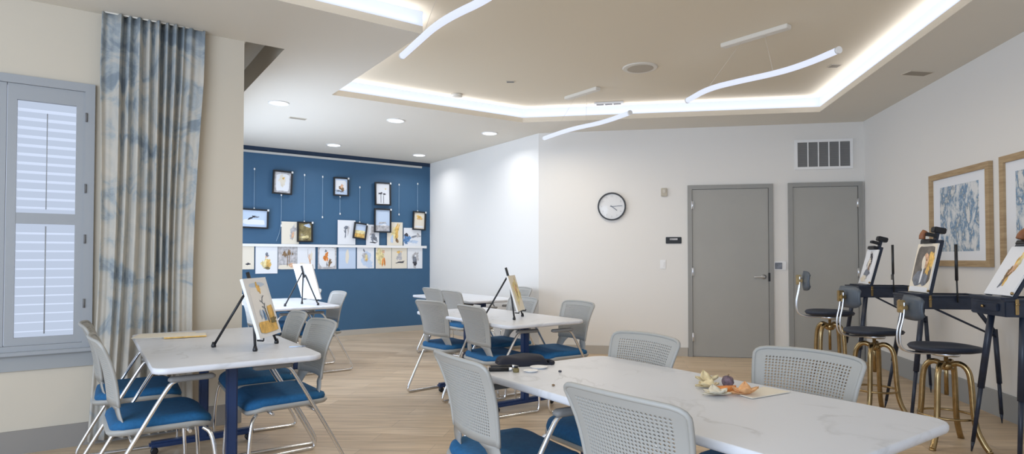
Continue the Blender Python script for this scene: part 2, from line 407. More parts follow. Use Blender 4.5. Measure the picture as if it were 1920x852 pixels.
for i in range(nx):
    for k in range(nz):
        f = bm.faces.new((g[i][k], g[i + 1][k], g[i + 1][k + 1], g[i][k + 1])); f.smooth = True
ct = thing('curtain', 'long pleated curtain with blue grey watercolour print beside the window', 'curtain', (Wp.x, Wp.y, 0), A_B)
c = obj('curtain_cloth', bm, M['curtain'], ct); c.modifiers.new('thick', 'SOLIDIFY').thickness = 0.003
bm = new_bm(); tube(bm, [(-.90, -.07, CE - .004), (-.30, -.07, CE - .004)], .005, 8, 0); obj('curtain_track', bm, M['ceil'], ct)

# ------------------------------------------------------------------ doors
def make_door(name, x0, x1, ztop, hinge_left, label):
    d = thing(name, label, None, (Dp.x, Dp.y, 0), A_N, kind='structure')
    fw = 0.052
    bm = new_bm(); box(bm, x0, x0 + fw, -0.035, 0.0, 0, ztop); box(bm, x1 - fw, x1, -0.035, 0.0, 0, ztop); box(bm, x0 + fw, x1 - fw, -0.035, 0, ztop - fw, ztop)
    obj('door_frame', bm, M['doorframe'], d)
    bm = new_bm(); box(bm, x0 + fw + .004, x1 - fw - .004, -0.022, -0.001, 0.008, ztop - fw - .004, bev=.002); leaf = obj('door_leaf', bm, M['door'], d)
    hx = x0 + fw + .006 if hinge_left else x1 - fw - .006
    for z in (0.25, 1.08, 1.93):
        bm = new_bm(); tube(bm, [(hx, -0.038, z - .055), (hx, -0.038, z + .055)], .008, 8, 0); box(bm, hx - .012, hx + .012, -.036, -.023, z - .05, z + .05)
        obj('hinge', bm, M['steel'], leaf)
    lx, sg = (x1 - fw - .065, -1) if hinge_left else (x0 + fw + .065, 1)
    bm = new_bm()
    for i in range(2):
        pass
    mtx = Matrix.Translation((lx, -0.022, 1.02)) @ Matrix.Rotation(PI / 2, 4, 'X')
    lathe(bm, [(.030, 0), (.030, .008), (.012, .012), (.011, .05)], 20); bmesh.ops.transform(bm, matrix=mtx, verts=bm.verts)
    tube(bm, [(lx, -.068, 1.02), (lx + sg * .03, -.072, 1.02), (lx + sg * .12, -.066, 1.018)], .010, 10, 2)
    obj('door_handle', bm, M['steel'], leaf)
    if hinge_left:
        bm = new_bm(); box(bm, x1 - fw - .012, x1 - fw + .012, -.0365, -.03, .965, 1.07); obj('strike_plate', bm, M['black'], leaf)
make_door('door_1', 1.925, 2.955, 2.185, True, 'grey door with a lever handle on its right side')
make_door('door_2', 3.135, 3.99, 2.19, False, 'grey door nearest the right wall with lever at left')

# ------------------------------------------------------------------ things on the door wall
def wallthing(name, label, cat, O, ang, D, s, z, group=None):
    p = O + D * s; return thing(name, label, cat, (p.x, p.y, z), ang, group)
def ring_xz(bm, prof, seg=48, mi=0):
    n0 = len(bm.verts); lathe(bm, prof, seg, mi=mi); bm.verts.ensure_lookup_table()
    bmesh.ops.transform(bm, matrix=Matrix.Rotation(PI / 2, 4, 'X'), verts=bm.verts[n0:])
ck = wallthing('wall_clock', 'round wall clock with thin black rim and white face', 'clock', Dp, A_N, N1, 0.966, 1.93)
bm = new_bm(); rings = []
for r, y in ((.183, 0), (.183, -.035), (.166, -.035), (.164, -.012)):
    rings.append([bm.verts.new((r * math.cos(2 * PI * k / 48), y, r * math.sin(2 * PI * k / 48))) for k in range(48)])
for a, b in zip(rings[:-1], rings[1:]):
    for k in range(48): bm.faces.new((a[k], a[(k + 1) % 48], b[(k + 1) % 48], b[k]))
obj('rim', bm, M['black'], ck)
bm = new_bm(); ring_xz(bm, [(.165, .002), (.165, .014)]); obj('clock_face', bm, mat('clock_face', (.70, .70, .69), .25, coat=.5), ck)
for h in range(1, 13):
    bm = new_bm(); a = PI / 2 - h * PI / 6; text_into(bm, str(h), .030, (.132 * math.cos(a), -.0155, .132 * math.sin(a)))
    obj('numeral', bm, M['greypaper'], ck)
bm = new_bm()
for ang, L, w in ((R(-38), .085, .005), (R(4), .135, .0035)):
    box(bm, -.02, L, -.019, -.017, -w, w, rot=Matrix.Rotation(-ang, 4, 'Y'))
obj('hands', bm, M['slate'], ck)
sg = wallthing('room_sign', 'small black rectangular sign beside the door frame', 'sign', Dp, A_N, N1, 1.75, 1.483)
bm = new_bm(); box(bm, -.098, .098, -.010, 0, -.042, .042, bev=.004); obj('plate', bm, M['black'], sg)
bm = new_bm(); box(bm, -.048, .048, -.0115, -.0095, .004, .026); obj('name_insert', bm, M['greypaper'], sg)
al = wallthing('alarm_strobe', 'small beige alarm box high on the wall right of the clock', 'alarm', Dp, A_N, N1, 1.633, 2.104)
bm = new_bm(); box(bm, -.038, .038, -.025, 0, -.055, .055, bev=.006); obj('housing', bm, mat('beige_plastic', (.52, .47, .38), .6), al)
bm = new_bm(); box(bm, -.018, .018, -.035, -.024, -.01, .035, bev=.004); obj('lens', bm, mat('lens_plastic', (.6, .56, .48), .3), al)
sw = wallthing('light_switch', 'faint white switch plate below the small black sign', 'switch', Dp, A_N, N1, 1.615, 1.174)
bm = new_bm(); box(bm, -.036, .036, -.006, 0, -.058, .058, bev=.002); obj('plate', bm, M['white'], sw)
bm = new_bm(); box(bm, -.015, .015, -.011, -.005, -.03, .03, bev=.002); obj('rocker', bm, M['white'], sw)
th = wallthing('thermostat', 'dark screened thermostat on white plate between the doors', 'thermostat', Dp, A_N, N1, 3.035, 1.157)
bm = new_bm(); box(bm, -.075, .075, -.012, 0, -.055, .055, bev=.005); obj('plate', bm, M['white'], th)
bm = new_bm(); box(bm, -.060, .025, -.020, -.011, -.040, .040, bev=.003); obj('screen', bm, M['slate'], th)
vt = wallthing('air_grille', 'white framed wall air grille above the right door', 'vent', Dp, A_N, N1, 3.555, 2.54)
bm = new_bm(); box(bm, -.305, .305, -.006, 0, -.16, .16); obj('backing', bm, M['ventdk'], vt)
bm = new_bm(); frame_rect(bm, -.335, .335, -.185, .185, .032, -.018, 0); obj('frame', bm, M['white'], vt)
bm = new_bm()
for k in range(1, 5): box(bm, -.303 + k * .1212 - .006, -.303 + k * .1212 + .006, -.017, -.004, -.155, .155)
obj('mullion', bm, M['white'], vt)
bm = new_bm()
for k in range(22): box(bm, -.30, .30, -.010, -.0055, -.150 + k * .0142, -.146 + k * .0142)
obj('slats', bm, mat('grille_slats', (.26, .26, .25), .6), vt)
# right wall outlet
op = Rp - D1 * 0.776
ou = thing('wall_outlet', 'small grey wall outlet between the first two easels', 'outlet', (op.x, op.y, 1.046), R(-100))
bm = new_bm(); box(bm, -.036, .036, -.006, 0, -.055, .055, bev=.002); obj('plate', bm, M['white'], ou)
bm = new_bm(); box(bm, -.014, .014, -.018, -.005, -.03, .03, bev=.002); obj('socket', bm, M['ventdk'], ou)

# framed prints on the right wall (local x right along the wall, y into the wall)
def big_picture(s0, s1, z0, z1, label, seedoff):
    p = Rp - D1 * ((s0 + s1) / 2); w = (s1 - s0); h = z1 - z0
    t = thing('framed_print', label, 'picture', (p.x, p.y, (z0 + z1) / 2), R(-100), 'large framed abstract prints')
    bm = new_bm(); frame_rect(bm, -w / 2, w / 2, -h / 2, h / 2, .052, -.035, -.002); obj('picture_frame', bm, M['oak'], t)
    bm = new_bm(); box(bm, -w / 2 + .05, w / 2 - .05, -.016, -.004, -h / 2 + .05, h / 2 - .05); obj('mat_board', bm, M['paper'], t)
    aw, ah = w * .64, h * .69
    bm = new_bm(); box(bm, -aw / 2, aw / 2, -.0175, -.0155, -ah / 2, ah / 2)
    o = obj('print', bm, seedoff, t)
m2 = M['abstract'].copy(); m2.node_tree.nodes['Mapping'].inputs['Location'].default_value = (4.3, 2.2, 7.7)
big_picture(1.65, 2.61, 1.18, 2.035, 'abstract blue print in an oak frame, wholly in view', M['abstract'])
big_picture(2.745, 3.70, 1.18, 2.04, 'abstract blue print in oak frame cut off by right edge', m2)

# ------------------------------------------------------------------ gallery on the blue wall
MATKEYS = ['paper', 'cream', 'bluepaper', 'greypaper', 'orange', 'amber', 'yellow', 'ink', 'slate', 'brown', 'olive', 'skin', 'bluewash', 'landscape', 'white', 'taupe']
MI = {k: i for i, k in enumerate(MATKEYS)}; AMATS = [M[k] for k in MATKEYS]
def blob(bm, key, cx, cz, rx, rz, y, ang=0, wob=.18, n=18):
    n = 40
    a1, a2, a3 = (random.uniform(0, 6.3) for _ in range(3))
    ph = [1 + wob * (.7 * math.sin(2 * 2 * PI * k / n + a1) + .6 * math.sin(5 * 2 * PI * k / n + a2) + .45 * math.sin(11 * 2 * PI * k / n + a3)) for k in range(n)]
    vs = []
    for k in range(n):
        a = 2 * PI * k / n; rr = (ph[k] + ph[k - 1]) / 2
        ca, sa = math.cos(a), math.sin(a)
        if wob <= .05: ca, sa = math.copysign(abs(ca) ** .35, ca), math.copysign(abs(sa) ** .35, sa)
        x, z = rx * rr * ca, rz * rr * sa
        vs.append(bm.verts.new((cx + x * math.cos(ang) - z * math.sin(ang), y, cz + x * math.sin(ang) + z * math.cos(ang))))
    f = bm.faces.new(vs); f.material_index = MI[key]
def painted(bm, w, h, bg, blobs, y=-.002):
    """paper sheet w x h centred on the origin with painted shapes (fractions of w, h)"""
    box(bm, -w / 2, w / 2, y, y + .0015, -h / 2, h / 2, MI[bg])
    for i, b in enumerate(blobs):
        key, cx, cz, rx, rz = b[:5]; ang = R(b[5]) if len(b) > 5 else 0; wob = b[6] if len(b) > 6 else .18
        if wob > .1:
            for q in range(5):
                r_ = random.random() ** .5; a_ = random.uniform(0, 6.3); px, pz = r_ * rx * w * math.cos(a_), r_ * rz * h * math.sin(a_)
                f_ = random.uniform(.35, .6)
                blob(bm, key, cx * w + px * math.cos(ang) - pz * math.sin(ang), cz * h + px * math.sin(ang) + pz * math.cos(ang), rx * w * f_, rz * h * f_, y - .0004 * (i + 1) - .00005 * q, ang + random.uniform(-.5, .5), .35)
            rx *= .78; rz *= .78
        blob(bm, key, cx * w, cz * h, rx * w, rz * h, y - .0004 * (i + 1), ang, wob)
def wallp(s, z, off): p = Bp + E2 * s - E1 * off; return (p.x, p.y, z)
ART = {
 'girl': ('paper', [('yellow', -.02, -.12, .17, .20), ('amber', .06, -.14, .11, .14), ('skin', 0, .12, .06, .07), ('slate', 0, .2, .08, .07), ('olive', .06, -.3, .14, .04)]),
 'palms': ('greypaper', [('cream', 0, -.4, .48, .09, 0, .05), ('skin', .3, -.32, .18, .10), ('brown', -.17, .18, .12, .09, 40), ('brown', .06, .2, .09, .13, -30), ('brown', .25, .16, .05, .05), ('brown', -.02, -.12, .018, .25, 0, .05), ('brown', .08, 0, .015, .2, 0, .05)]),
 'ship': ('paper', [('cream', -.2, -.3, .22, .05), ('skin', .2, -.1, .05, .25), ('greypaper', .08, .2, .015, .18, 0, .05), ('cream', .28, .05, .06, .2)]),
 'fox': ('greypaper', [('paper', 0, .03, .44, .42, 0, .04), ('orange', -.08, 0, .11, .2), ('slate', -.08, .3, .05, .05), ('brown', .13, -.2, .08, .15, -10), ('ink', -.02, -.3, .025, .1), ('brown', .12, -.33, .03, .06)]),
 'figure': ('bluepaper', [('cream', 0, .05, .10, .32, 0, .1)]),
 'fig2': ('paper', [('bluepaper', 0, -.1, .34, .3), ('greypaper', 0, 0, .16, .26), ('yellow', .02, .02, .07, .13), ('amber', .04, -.1, .06, .05), ('slate', -.1, .32, .04, .08, 30)]),
 'pants': ('cream', [('yellow', -.2, -.05, .2, .4), ('skin', -.02, .28, .08, .07), ('orange', -.06, -.2, .05, .2, -8, .06), ('orange', .06, -.18, .05, .2, 4, .06)]),
 'child': ('cream', [('amber', -.02, .28, .12, .09), ('greypaper', 0, .05, .15, .18), ('ink', .08, -.2, .24, .05)]),
 'cat': ('paper', [('greypaper', 0, 0, .22, .36), ('slate', -.02, -.1, .15, .2), ('ink', .02, -.25, .12, .1), ('paper', .02, .12, .06, .06)]),
 'half': ('cream', [('ink', .1, -.28, .16, .05)]),
 'orch': ('paper', [('slate', 0, .22, .13, .06, 20), ('slate', -.07, .05, .04, .22, 5), ('greypaper', .1, .1, .04, .18, -8)]),
 'rocks': ('paper', [('greypaper', 0, .2, .22, .22), ('slate', .08, -.1, .2, .2, 30), ('ink', 0, -.36, .33, .03)]),
 'dress': ('cream', [('yellow', -.02, .1, .16, .25), ('amber', .1, -.02, .1, .36), ('bluepaper', -.2, -.22, .1, .14), ('brown', .14, -.28, .09, .08)]),
 'harbour': ('paper', [('bluewash', -.3, -.15, .17, .24), ('ink', -.36, .12, .1, .12), ('slate', .1, .02, .28, .06, 10), ('bluepaper', .05, -.25, .3, .1), ('greypaper', .3, .1, .08, .15)]),
 'faint': ('cream', [('greypaper', .12, .02, .15, .25), ('skin', .15, -.1, .08, .14)]),
 'lady': ('greypaper', [('paper', .02, 0, .38, .42, 0, .05), ('cream', 0, .05, .15, .3), ('amber', .05, .2, .06, .06)]),
 'boat': ('bluepaper', [('paper', 0, .1, .42, .3, 0, .05), ('brown', .02, -.1, .2, .12), ('skin', .05, .02, .12, .12), ('slate', -.1, -.28, .3, .05)]),
 'two_palms': ('paper', [('ink', -.16, .02, .12, .045), ('ink', .14, .0, .1, .04), ('ink', -.14, -.22, .018, .22, 0, .05), ('ink', .06, -.26, .016, .2, 0, .05), ('yellow', .2, .25, .05, .04)]),
 'seals': ('bluepaper', [('paper', 0, -.2, .42, .15, 0, .05), ('ink', -.14, .02, .12, .06, 20), ('slate', .1, .1, .1, .05, 10), ('ink', -.02, .12, .07, .04)]),
 'land': ('landscape', [('bluepaper', .2, .36, .25, .10), ('olive', -.1, .1, .2, .2), ('yellow', 0, -.3, .3, .08)]),
 'sunset': ('bluepaper', [('amber', 0, -.28, .48, .22, 0, .03), ('yellow', 0, -.08, .46, .12, 0, .05)]),
 'sea': ('bluepaper', [('greypaper', 0, -.35, .48, .14, 0, .02), ('paper', .12, -.2, .18, .05), ('greypaper', 0, -.1, .28, .04)]),
 'tree': ('cream', [('amber', .02, .22, .22, .12), ('skin', .02, .1, .1, .06), ('paper', 0, -.36, .4, .05, 0, .03)]),
}
def print_on_wall(s, z, w, h, art, label, off, tilt=0):
    t = obj('art_print', (lambda b: (painted(b, w, h, *ART[art]), b)[1])(new_bm()), AMATS, loc=wallp(s, z, off), rz=A_B, normals=False)
    t.rotation_euler = (0, R(tilt), A_B)
    tag(t, label, 'print', 'unframed watercolour prints on the blue wall')
lows = [(-2.969 - .06, 1.265, .22, .354, 'half', 'cream print at left end of lower row, half hidden'),
 (-2.742, 1.233, .316, .422, 'girl', 'larger white print of a seated girl in yellow'),
 (-2.433, 1.26, .285, .355, 'palms', 'grey print of brown palm trees'),
 (-2.151, 1.263, .275, .356, 'ship', 'very pale print of a tall mast shape'),
 (-1.824, 1.26, .298, .357, 'fox', 'print of an orange dressed figure with brown animal'),
 (-1.498, 1.262, .286, .361, 'figure', 'pale blue print with faint cream figure'),
 (-1.186, 1.262, .296, .356, 'fig2', 'print of a yellow grey figure on blue wash'),
 (-0.870, 1.259, .280, .357, 'pants', 'cream print of a figure in orange trousers'),
 (-0.582, 1.256, .282, .356, 'child', 'print of amber hat above grey figure and dark line'),
 (-0.291, 1.256, .284, .362, 'cat', 'print of a dark grey animal at right end of lower row')]
for s, z, w, h, a, lab in lows: print_on_wall(s, z, w, h, a, lab, .004)
ups = [(-2.402, 1.643, .262, .345, 'faint', 'cream print leaning behind the dark landscape frame'),
 (-1.515, 1.672, .296, .395, 'orch', 'white print with dark hooked brush marks'),
 (-1.07, 1.64, .227, .34, 'rocks', 'print of grey rocks between two black frames'),
 (-0.672, 1.668, .285, .395, 'dress', 'cream print of a figure in yellow and brown'),
 (-0.345, 1.622, .329, .310, 'harbour', 'print of blue and black harbour shapes')]
for s, z, w, h, a, lab in ups: print_on_wall(s, z, w, h, a, lab, .016)
def framed(s, z, w, h, art, label, tilt=0, fw=.022):
    p = wallp(s, z, .026)
    t = thing('framed_picture', label, 'picture', p, A_B, 'small black framed pictures on the blue wall'); t.rotation_euler = (0, R(tilt), A_B)
    bm = new_bm(); frame_rect(bm, -w / 2, w / 2, -h / 2, h / 2, fw, -.028, .004); obj('picture_frame', bm, M['black'], t)
    bm = new_bm(); painted(bm, w - 2 * fw + .004, h - 2 * fw + .004, *ART[art], y=-.008); obj('picture', bm, AMATS, t, normals=False)
    bm = new_bm(); box(bm, w / 2 - .022, w / 2 + .006, -.034, -.028, h / 2 - .028, h / 2 + .004, bev=.003); obj('corner_clip', bm, M['white'], t)
framed(-2.529, 2.408, .29, .36, 'lady', 'upper left black frame around a pale portrait', 2)
framed(-1.617, 2.405, .25, .30, 'boat', 'small upper middle black frame with a beached boat')
framed(-0.902, 2.333, .285, .385, 'two_palms', 'black frame with two dark palm trees', -1)
framed(-2.93, 1.841, .40, .29, 'seals', 'wide black frame of blue picture beside the wall end', 1)
framed(-2.186, 1.662, .24, .315, 'land', 'black frame around a dark olive landscape')
framed(-1.294, 1.700, .225, .265, 'sunset', 'small tilted black frame with a golden beach', 7)
framed(-0.903, 1.884, .30, .40, 'sea', 'large black frame around a pale blue sea')
framed(-0.228, 1.905, .245, .325, 'tree', 'black frame with amber tree near right end', 2)
# ledge rail holding the prints
sh = thing('picture_ledge', 'narrow white picture ledge running along the blue wall', 'shelf', wallp(0, 1.445, 0), A_B)
bm = new_bm(); box(bm, -3.4, -.11, -.030, -.0068, -.006, .006); box(bm, -3.4, -.11, -.034, -.026, -.016, .024); obj('ledge', bm, M['white'], sh)
bm = new_bm(); box(bm, -.112, -.08, -.036, -.001, -.018, .026); obj('end_cap', bm, M['white'], sh)
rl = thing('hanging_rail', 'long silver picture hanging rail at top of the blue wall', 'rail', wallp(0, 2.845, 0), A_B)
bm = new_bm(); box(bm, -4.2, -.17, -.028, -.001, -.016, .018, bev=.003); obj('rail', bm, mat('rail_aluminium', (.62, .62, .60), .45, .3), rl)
bm = new_bm(); box(bm, -4.2, -.002, -.006, -.0005, .022, .084); obj('shadow_strip', bm, mat('shaded_blue', (.01, .03, .07), .6), rl)  # strip of darker blue painted as shade above the rail
wires = [(-2.926, 2.585, 1.99, 'leftmost hanging wire, above the wide black frame'), (-2.536, 2.22, 1.75, 'hanging wire trailing below the upper left portrait'), (-2.19, 2.552, 1.82, 'hanging wire above the dark landscape frame'),
 (-1.906, 2.546, 1.905, 'hanging wire with nothing on it left of the boat picture'), (-1.622, 2.25, 1.97, 'hanging wire below the boat picture'), (-1.293, 2.42, 1.84, 'hanging wire above the tilted beach frame'),
 (-0.596, 2.512, 2.001, 'hanging wire right of the palm tree frame'), (-0.246, 2.552, 2.07, 'hanging wire above the amber tree frame')]
for s, zt, zb, lab in wires:
    t = thing('hanging_wire', lab, 'wire', wallp(s, zb, 0), A_B, 'picture hanging wires')
    bm = new_bm(); pts = [(0, -.008, zt - zb), (0, -.008, 0.0)]
    if s == -2.536: pts = [(0, -.008, zt - zb), (0, -.008, .05), (-.02, -.008, -.10), (-.07, -.008, -.24)]
    tube(bm, pts, .0028, 6, 1); obj('wire', bm, mat('nylon_wire', (.35, .50, .65), .3) if 'w' not in M else M['w'], t)
    for zz in ((zt - zb), 0.0):
        bm = new_bm(); lathe(bm, [(.004, -.018), (.011, -.010), (.011, .010), (.004, .018)], 10, (0, -.012, zz)); obj('hook', bm, M['white'], t)

# ------------------------------------------------------------------ ceiling fixtures
def downlight(x, y, label):
    t = thing('recessed_downlight', label, 'light', (x, y, CE), 0, 'recessed ceiling downlights')
    bm = new_bm(); tube(bm, [(100e-3 * math.cos(2 * PI * k / 28), 100e-3 * math.sin(2 * PI * k / 28), -.003) for k in range(28)], .009, 6, 0, closed=True); obj('trim_ring', bm, M['white'], t)
    bm = new_bm(); lathe(bm, [(.096, -.004), (.092, -.0015)], 28); obj('lens', bm, M['lamp'], t)
    l = bpy.data.lights.new('downlight', 'AREA'); l.shape = 'DISK'; l.size = .14; l.energy = 6; l.color = (0.95, .96, 1.0); l.spread = R(150)
    o = bpy.data.objects.new('downlight_lamp', l); COL.objects.link(o); o.parent = t; o.location = (0, 0, -.02)
for x, y, lab in ((-2.515, 6.527, 'recessed downlight nearest the curtain wall'), (-1.414, 7.363, 'recessed downlight in front, middle of three'), (-2.635, 8.96, 'recessed downlight over the left of the blue wall'),
                  (-0.3, 8.118, 'recessed downlight in front of the white side wall'), (-1.507, 9.841, 'recessed downlight near the corner of the blue wall')):
    downlight(x, y, lab)
def small_vent(x, y, z, rz, w, d, label, m):
    t = thing('ceiling_slot', label, 'vent', (x, y, z), R(rz)); bm = new_bm(); box(bm, -w / 2, w / 2, -d / 2, d / 2, -.006, 0, bev=.001); obj('plate', bm, M['fascia'], t)
    bm = new_bm(); box(bm, -w / 2 + .008, w / 2 - .008, -d / 2 + .01, d / 2 - .01, -.008, -.005); obj('slot', bm, m, t)
tanv = mat('tan_slot', (.33, .29, .23), .7)
small_vent(-2.568, 7.25, CE, 35, .20, .07, 'small flush ceiling plate between the alcove downlights', tanv)
small_vent(3.67, 5.471, CE, 10, .24, .12, 'flush tan plate in ceiling above the right wall', tanv)
small_vent(-0.017, 6.316, CU, 0, .09, .06, 'tiny dark slot in the left of the raised ceiling', M['ventdk'])
small_vent(3.093, 5.79, CU, 0, .10, .10, 'tiny slot in the raised ceiling right of the wavy pendant', tanv)
sp = thing('ceiling_speaker', 'round flush ceiling speaker in the middle of the raised ceiling', 'speaker', (1.24, 5.855, CU))
bm = new_bm(); lathe(bm, [(.16, -.010), (.17, 0)], 32); obj('rim', bm, M['ceil'], sp); bm = new_bm(); lathe(bm, [(.12, -.014), (.13, -.009)], 32); obj('grille', bm, mat('speaker_grille', (.47, .42, .34), .8), sp)
sk = thing('smoke_detector', 'small round detector near the left corner of the raised ceiling', 'detector', (-0.619, 6.812, CU))
bm = new_bm(); lathe(bm, [(.03, -.035), (.055, -.03), (.065, 0)], 24); obj('housing', bm, M['ceil'], sk)
df = thing('linear_diffuser', 'white slotted air diffuser above the far light cove', 'vent', (1.15, 7.18, CU), A_N)
bm = new_bm(); box(bm, -.17, .17, -.05, .05, -.02, 0, bev=.003); obj('frame', bm, M['white'], df)
for k in range(3):
    bm = new_bm(); box(bm, -.145 + k * .10, -.06 + k * .10, -.03, .03, -.022, -.018); obj('slot', bm, M['ventdk'], df)

def pendant(pts, can0, can1, label, clabel):
    c = (Vector(can0) + Vector(can1)) / 2; z = 2.74
    t = thing('wavy_pendant_light', label, 'light', (c.x, c.y, z), 0, 'wavy linear pendant lights')
    bm = new_bm(); tube(bm, [(x - c.x, y - c.y, 0) for x, y in pts], .024, 12, 2); obj('light_tube', bm, M['tube'], t)
    pp = [Vector((x - c.x, y - c.y, 0)) for x, y in pts]
    for e, d in ((pp[0], pp[1]), (pp[-1], pp[-2])):
        bm = new_bm(); q = (e - d).normalized(); tube(bm, [e, e + q * .02], .026, 12, 0); obj('end_cap', bm, M['white'], t)
    d = (Vector(can1) - Vector(can0)); L = d.length; a = math.atan2(d.y, d.x)
    bm = new_bm(); box(bm, -L / 2, L / 2, -.035, .035, CU - z - .035, CU - z, bev=.004); obj('canopy', bm, M['ceil'], t, rz=a)
    sm = chaikin(pp, 2)
    for f in (.25, .6):
        q = sm[int(f * (len(sm) - 1))]; u = d.normalized() * (L * (f - .45))
        bm = new_bm(); tube(bm, [q, Vector((u.x, u.y, CU - z - .03))], .0015, 5, 0); obj('suspension_cable', bm, M['fascia'], t)
pendant([(-0.80, 4.43), (-0.62, 4.10), (-0.50, 3.88), (-0.359, 3.687), (-0.154, 3.473), (0.02, 3.2), (0.1, 2.95)], (-.45, 3.75), (-.12, 3.2), 'nearest wavy pendant light, crossing the near tray corner', '')
pendant([(0.403, 7.50), (0.55, 7.20), (0.73, 6.905), (0.994, 6.633), (1.201, 6.193)], (0.623, 6.925), (0.931, 6.514), 'farthest wavy pendant light, hanging before the clock wall', '')
pendant([(1.656, 5.69), (1.72, 5.30), (1.92, 5.06), (2.14, 4.84), (2.26, 4.60), (2.331, 4.326)], (1.818, 5.21), (2.187, 4.757), 'wavy pendant light hanging nearest the right side cove', '')

# ------------------------------------------------------------------ chair (local x forward, origin on the floor under the seat)
def make_chair():
    t = thing('stacking_chair', 'x', 'chair')
    bm = new_bm()
    ol = rrect(.445, .47, .09, 8, .015, 0)
    pad(bm, ol, [(.03, .415), (.006, .422), (0, .438), (.006, .455), (.03, .466), (.075, .470)], c=(.015, 0))
    for v in bm.verts:                                            # waterfall front edge
        if v.co.x > .12: v.co.z -= 1.6 * (v.co.x - .12) ** 2
        v.co.z += .35 * v.co.y ** 2
    obj('seat', bm, M['fabric'], t)
    bm = new_bm(); ol = rrect(.46, .485, .095, 8, .01, 0)
    pad(bm, ol, [(.07, .388), (.015, .398), (0, .412), (.004, .424)], c=(.01, 0))
    for v in bm.verts:
        if v.co.x > .12: v.co.z -= 1.6 * (v.co.x - .12) ** 2
        v.co.z += .35 * v.co.y ** 2
    obj('seat_shell', bm, M['shell'], t)
    # perforated back
    bm = new_bm()
    Z0, Z1 = .545, .860
    def S(s, tt):
        w = .190 + .028 * tt + .016 * tt ** 3
        if tt > .9: w -= .020 * ((tt - .9) / .1) ** 3
        x = -.205 - .030 * tt - .052 * tt ** 3 + .034 * s * s
        z = Z0 + (Z1 - Z0) * tt + .008 * (1 - s * s)*tt
        return (x, s * w, z)
    nc, nr = 26, 22; s0, s1, t0, t1 = -.80, .80, .10, .90
    ss = [-1, -.93] + [s0 + (s1 - s0) * i / nc for i in range(nc + 1)] + [.93, 1]
    ts = [0] + [t0 + (t1 - t0) * k / nr for k in range(nr + 1)] + [.94, .98, 1]
    gv = [[bm.verts.new(S(a, b)) for b in ts] for a in ss]
    for i in range(len(ss) - 1):
        for k in range(len(ts) - 1):
            q = (gv[i][k], gv[i + 1][k], gv[i + 1][k + 1], gv[i][k + 1])
            if 2 <= i < 2 + nc and 1 <= k < 1 + nr:
                sc, tc = (ss[i] + ss[i + 1]) / 2, (ts[k] + ts[k + 1]) / 2; ds, dt = (ss[i + 1] - ss[i]) * .38, (ts[k + 1] - ts[k]) * .38
                h = [bm.verts.new(S(sc + a * ds, tc + b * dt)) for a, b in ((0, -1), (1, 0), (0, 1), (-1, 0))]
                # q corners: (0,0) (1,0) (1,1) (0,1); diamond points bottom, right, top, left
                for f in ((q[0], q[1], h[0]), (q[1], h[1], h[0]), (q[1], q[2], h[1]), (q[2], h[2], h[1]), (q[2], q[3], h[2]), (q[3], h[3], h[2]), (q[3], q[0], h[3]), (q[0], h[0], h[3])):
                    bm.faces.new(f).smooth = True
            else: bm.faces.new(q).smooth = True
    # two lower shell arms running down to the seat
    for sg in (-1, 1):
        prev = None
        for j in range(7):
            a = j / 6
            z = Z0 - (Z0 - .395) * a; x = -.205 + .034 - (-.05) * a ** 1.6
            yo = sg * (.190 + .012 * math.sin(PI * a) + .012 * a); yi = sg * (.190 - .045 - .07 * (1 - a) ** 3)
            xo, xi = x, x - .012
            cur_ = (bm.verts.new((xo, yo, z)), bm.verts.new((xi, yi, z)))
            if j == 0:
                cur_ = (gv[0][0] if sg < 0 else gv[-1][0], cur_[1]); cur_[1].co = Vector(S(sg * .45, 0))
            if prev: bm.faces.new((prev[0], cur_[0], cur_[1], prev[1])).smooth = True
            prev = cur_
    bo = obj('backrest', bm, M['shell'], t)
    sm = bo.modifiers.new('thick', 'SOLIDIFY'); sm.thickness = .006; sm.offset = 0
    # rolled rim strengthening the edge
    bm = new_bm()
    rim = [Vector(S(-1, a)) for a in (0, .3, .6, .85, .95)] + [Vector(S(a, 1)) for a in (-.93, -.6, -.2, .2, .6, .93)] + [Vector(S(1, a)) for a in (.95, .85, .6, .3, 0)]
    tube(bm, rim, .0085, 8, 1); obj('back_rim', bm, M['shell'], t)
    for sg in (-1, 1):
        bm = new_bm()
        tube(bm, [(.19, sg * .20, .395), (.225, sg * .235, .37), (.245, sg * .255, .20), (.25, sg * .262, .013), (.20, sg * .262, .012), (-.22, sg * .268, .012), (-.315, sg * .268, .012), (-.285, sg * .268, .09), (-.10, sg * .272, .42), (.015, sg * .272, .62), (.045, sg * .272, .655), (.10, sg * .272, .662)], .0105, 8, 2)
        obj('leg', bm, M['chrome'], t)
        bm = new_bm(); pad(bm, rrect(.21, .048, .02, 4, .125, sg * .272), [(.012, .652), (0, .658), (0, .668), (.010, .676)], c=(.125, sg * .272)); obj('armrest', bm, M['shell_dk'], t)
    bm = new_bm(); tube(bm, [(.12, -.262, .40), (.12, .262, .40)], .009, 8, 0); tube(bm, [(-.12, -.27, .385), (-.12, .27, .385)], .009, 8, 0)
    obj('cross_bar', bm, M['chrome'], t)
    return t

TW, TL = .79, 1.60
GC = {'near': 'chairs around the nearest table', 'left': 'chairs around the table by the curtain', 'mid': 'chairs around the middle table', 'far': 'chairs in the alcove'}
chair0 = None
def chair(u, v, face, jit, label, group, dz=0):
    """u, v = seat centre in room axes; face +1 looks along +u, -1 along -u"""
    global chair0
    p = uv(u, v); rz = A_B + (0 if face > 0 else PI) + R(jit)
    if chair0 is None:
        chair0 = make_chair(); chair0.location = p; chair0.rotation_euler = (0, 0, rz); chair0['label'] = label; chair0['group'] = GC[group]; return chair0
    return dup(chair0, p, rz, label, GC[group])
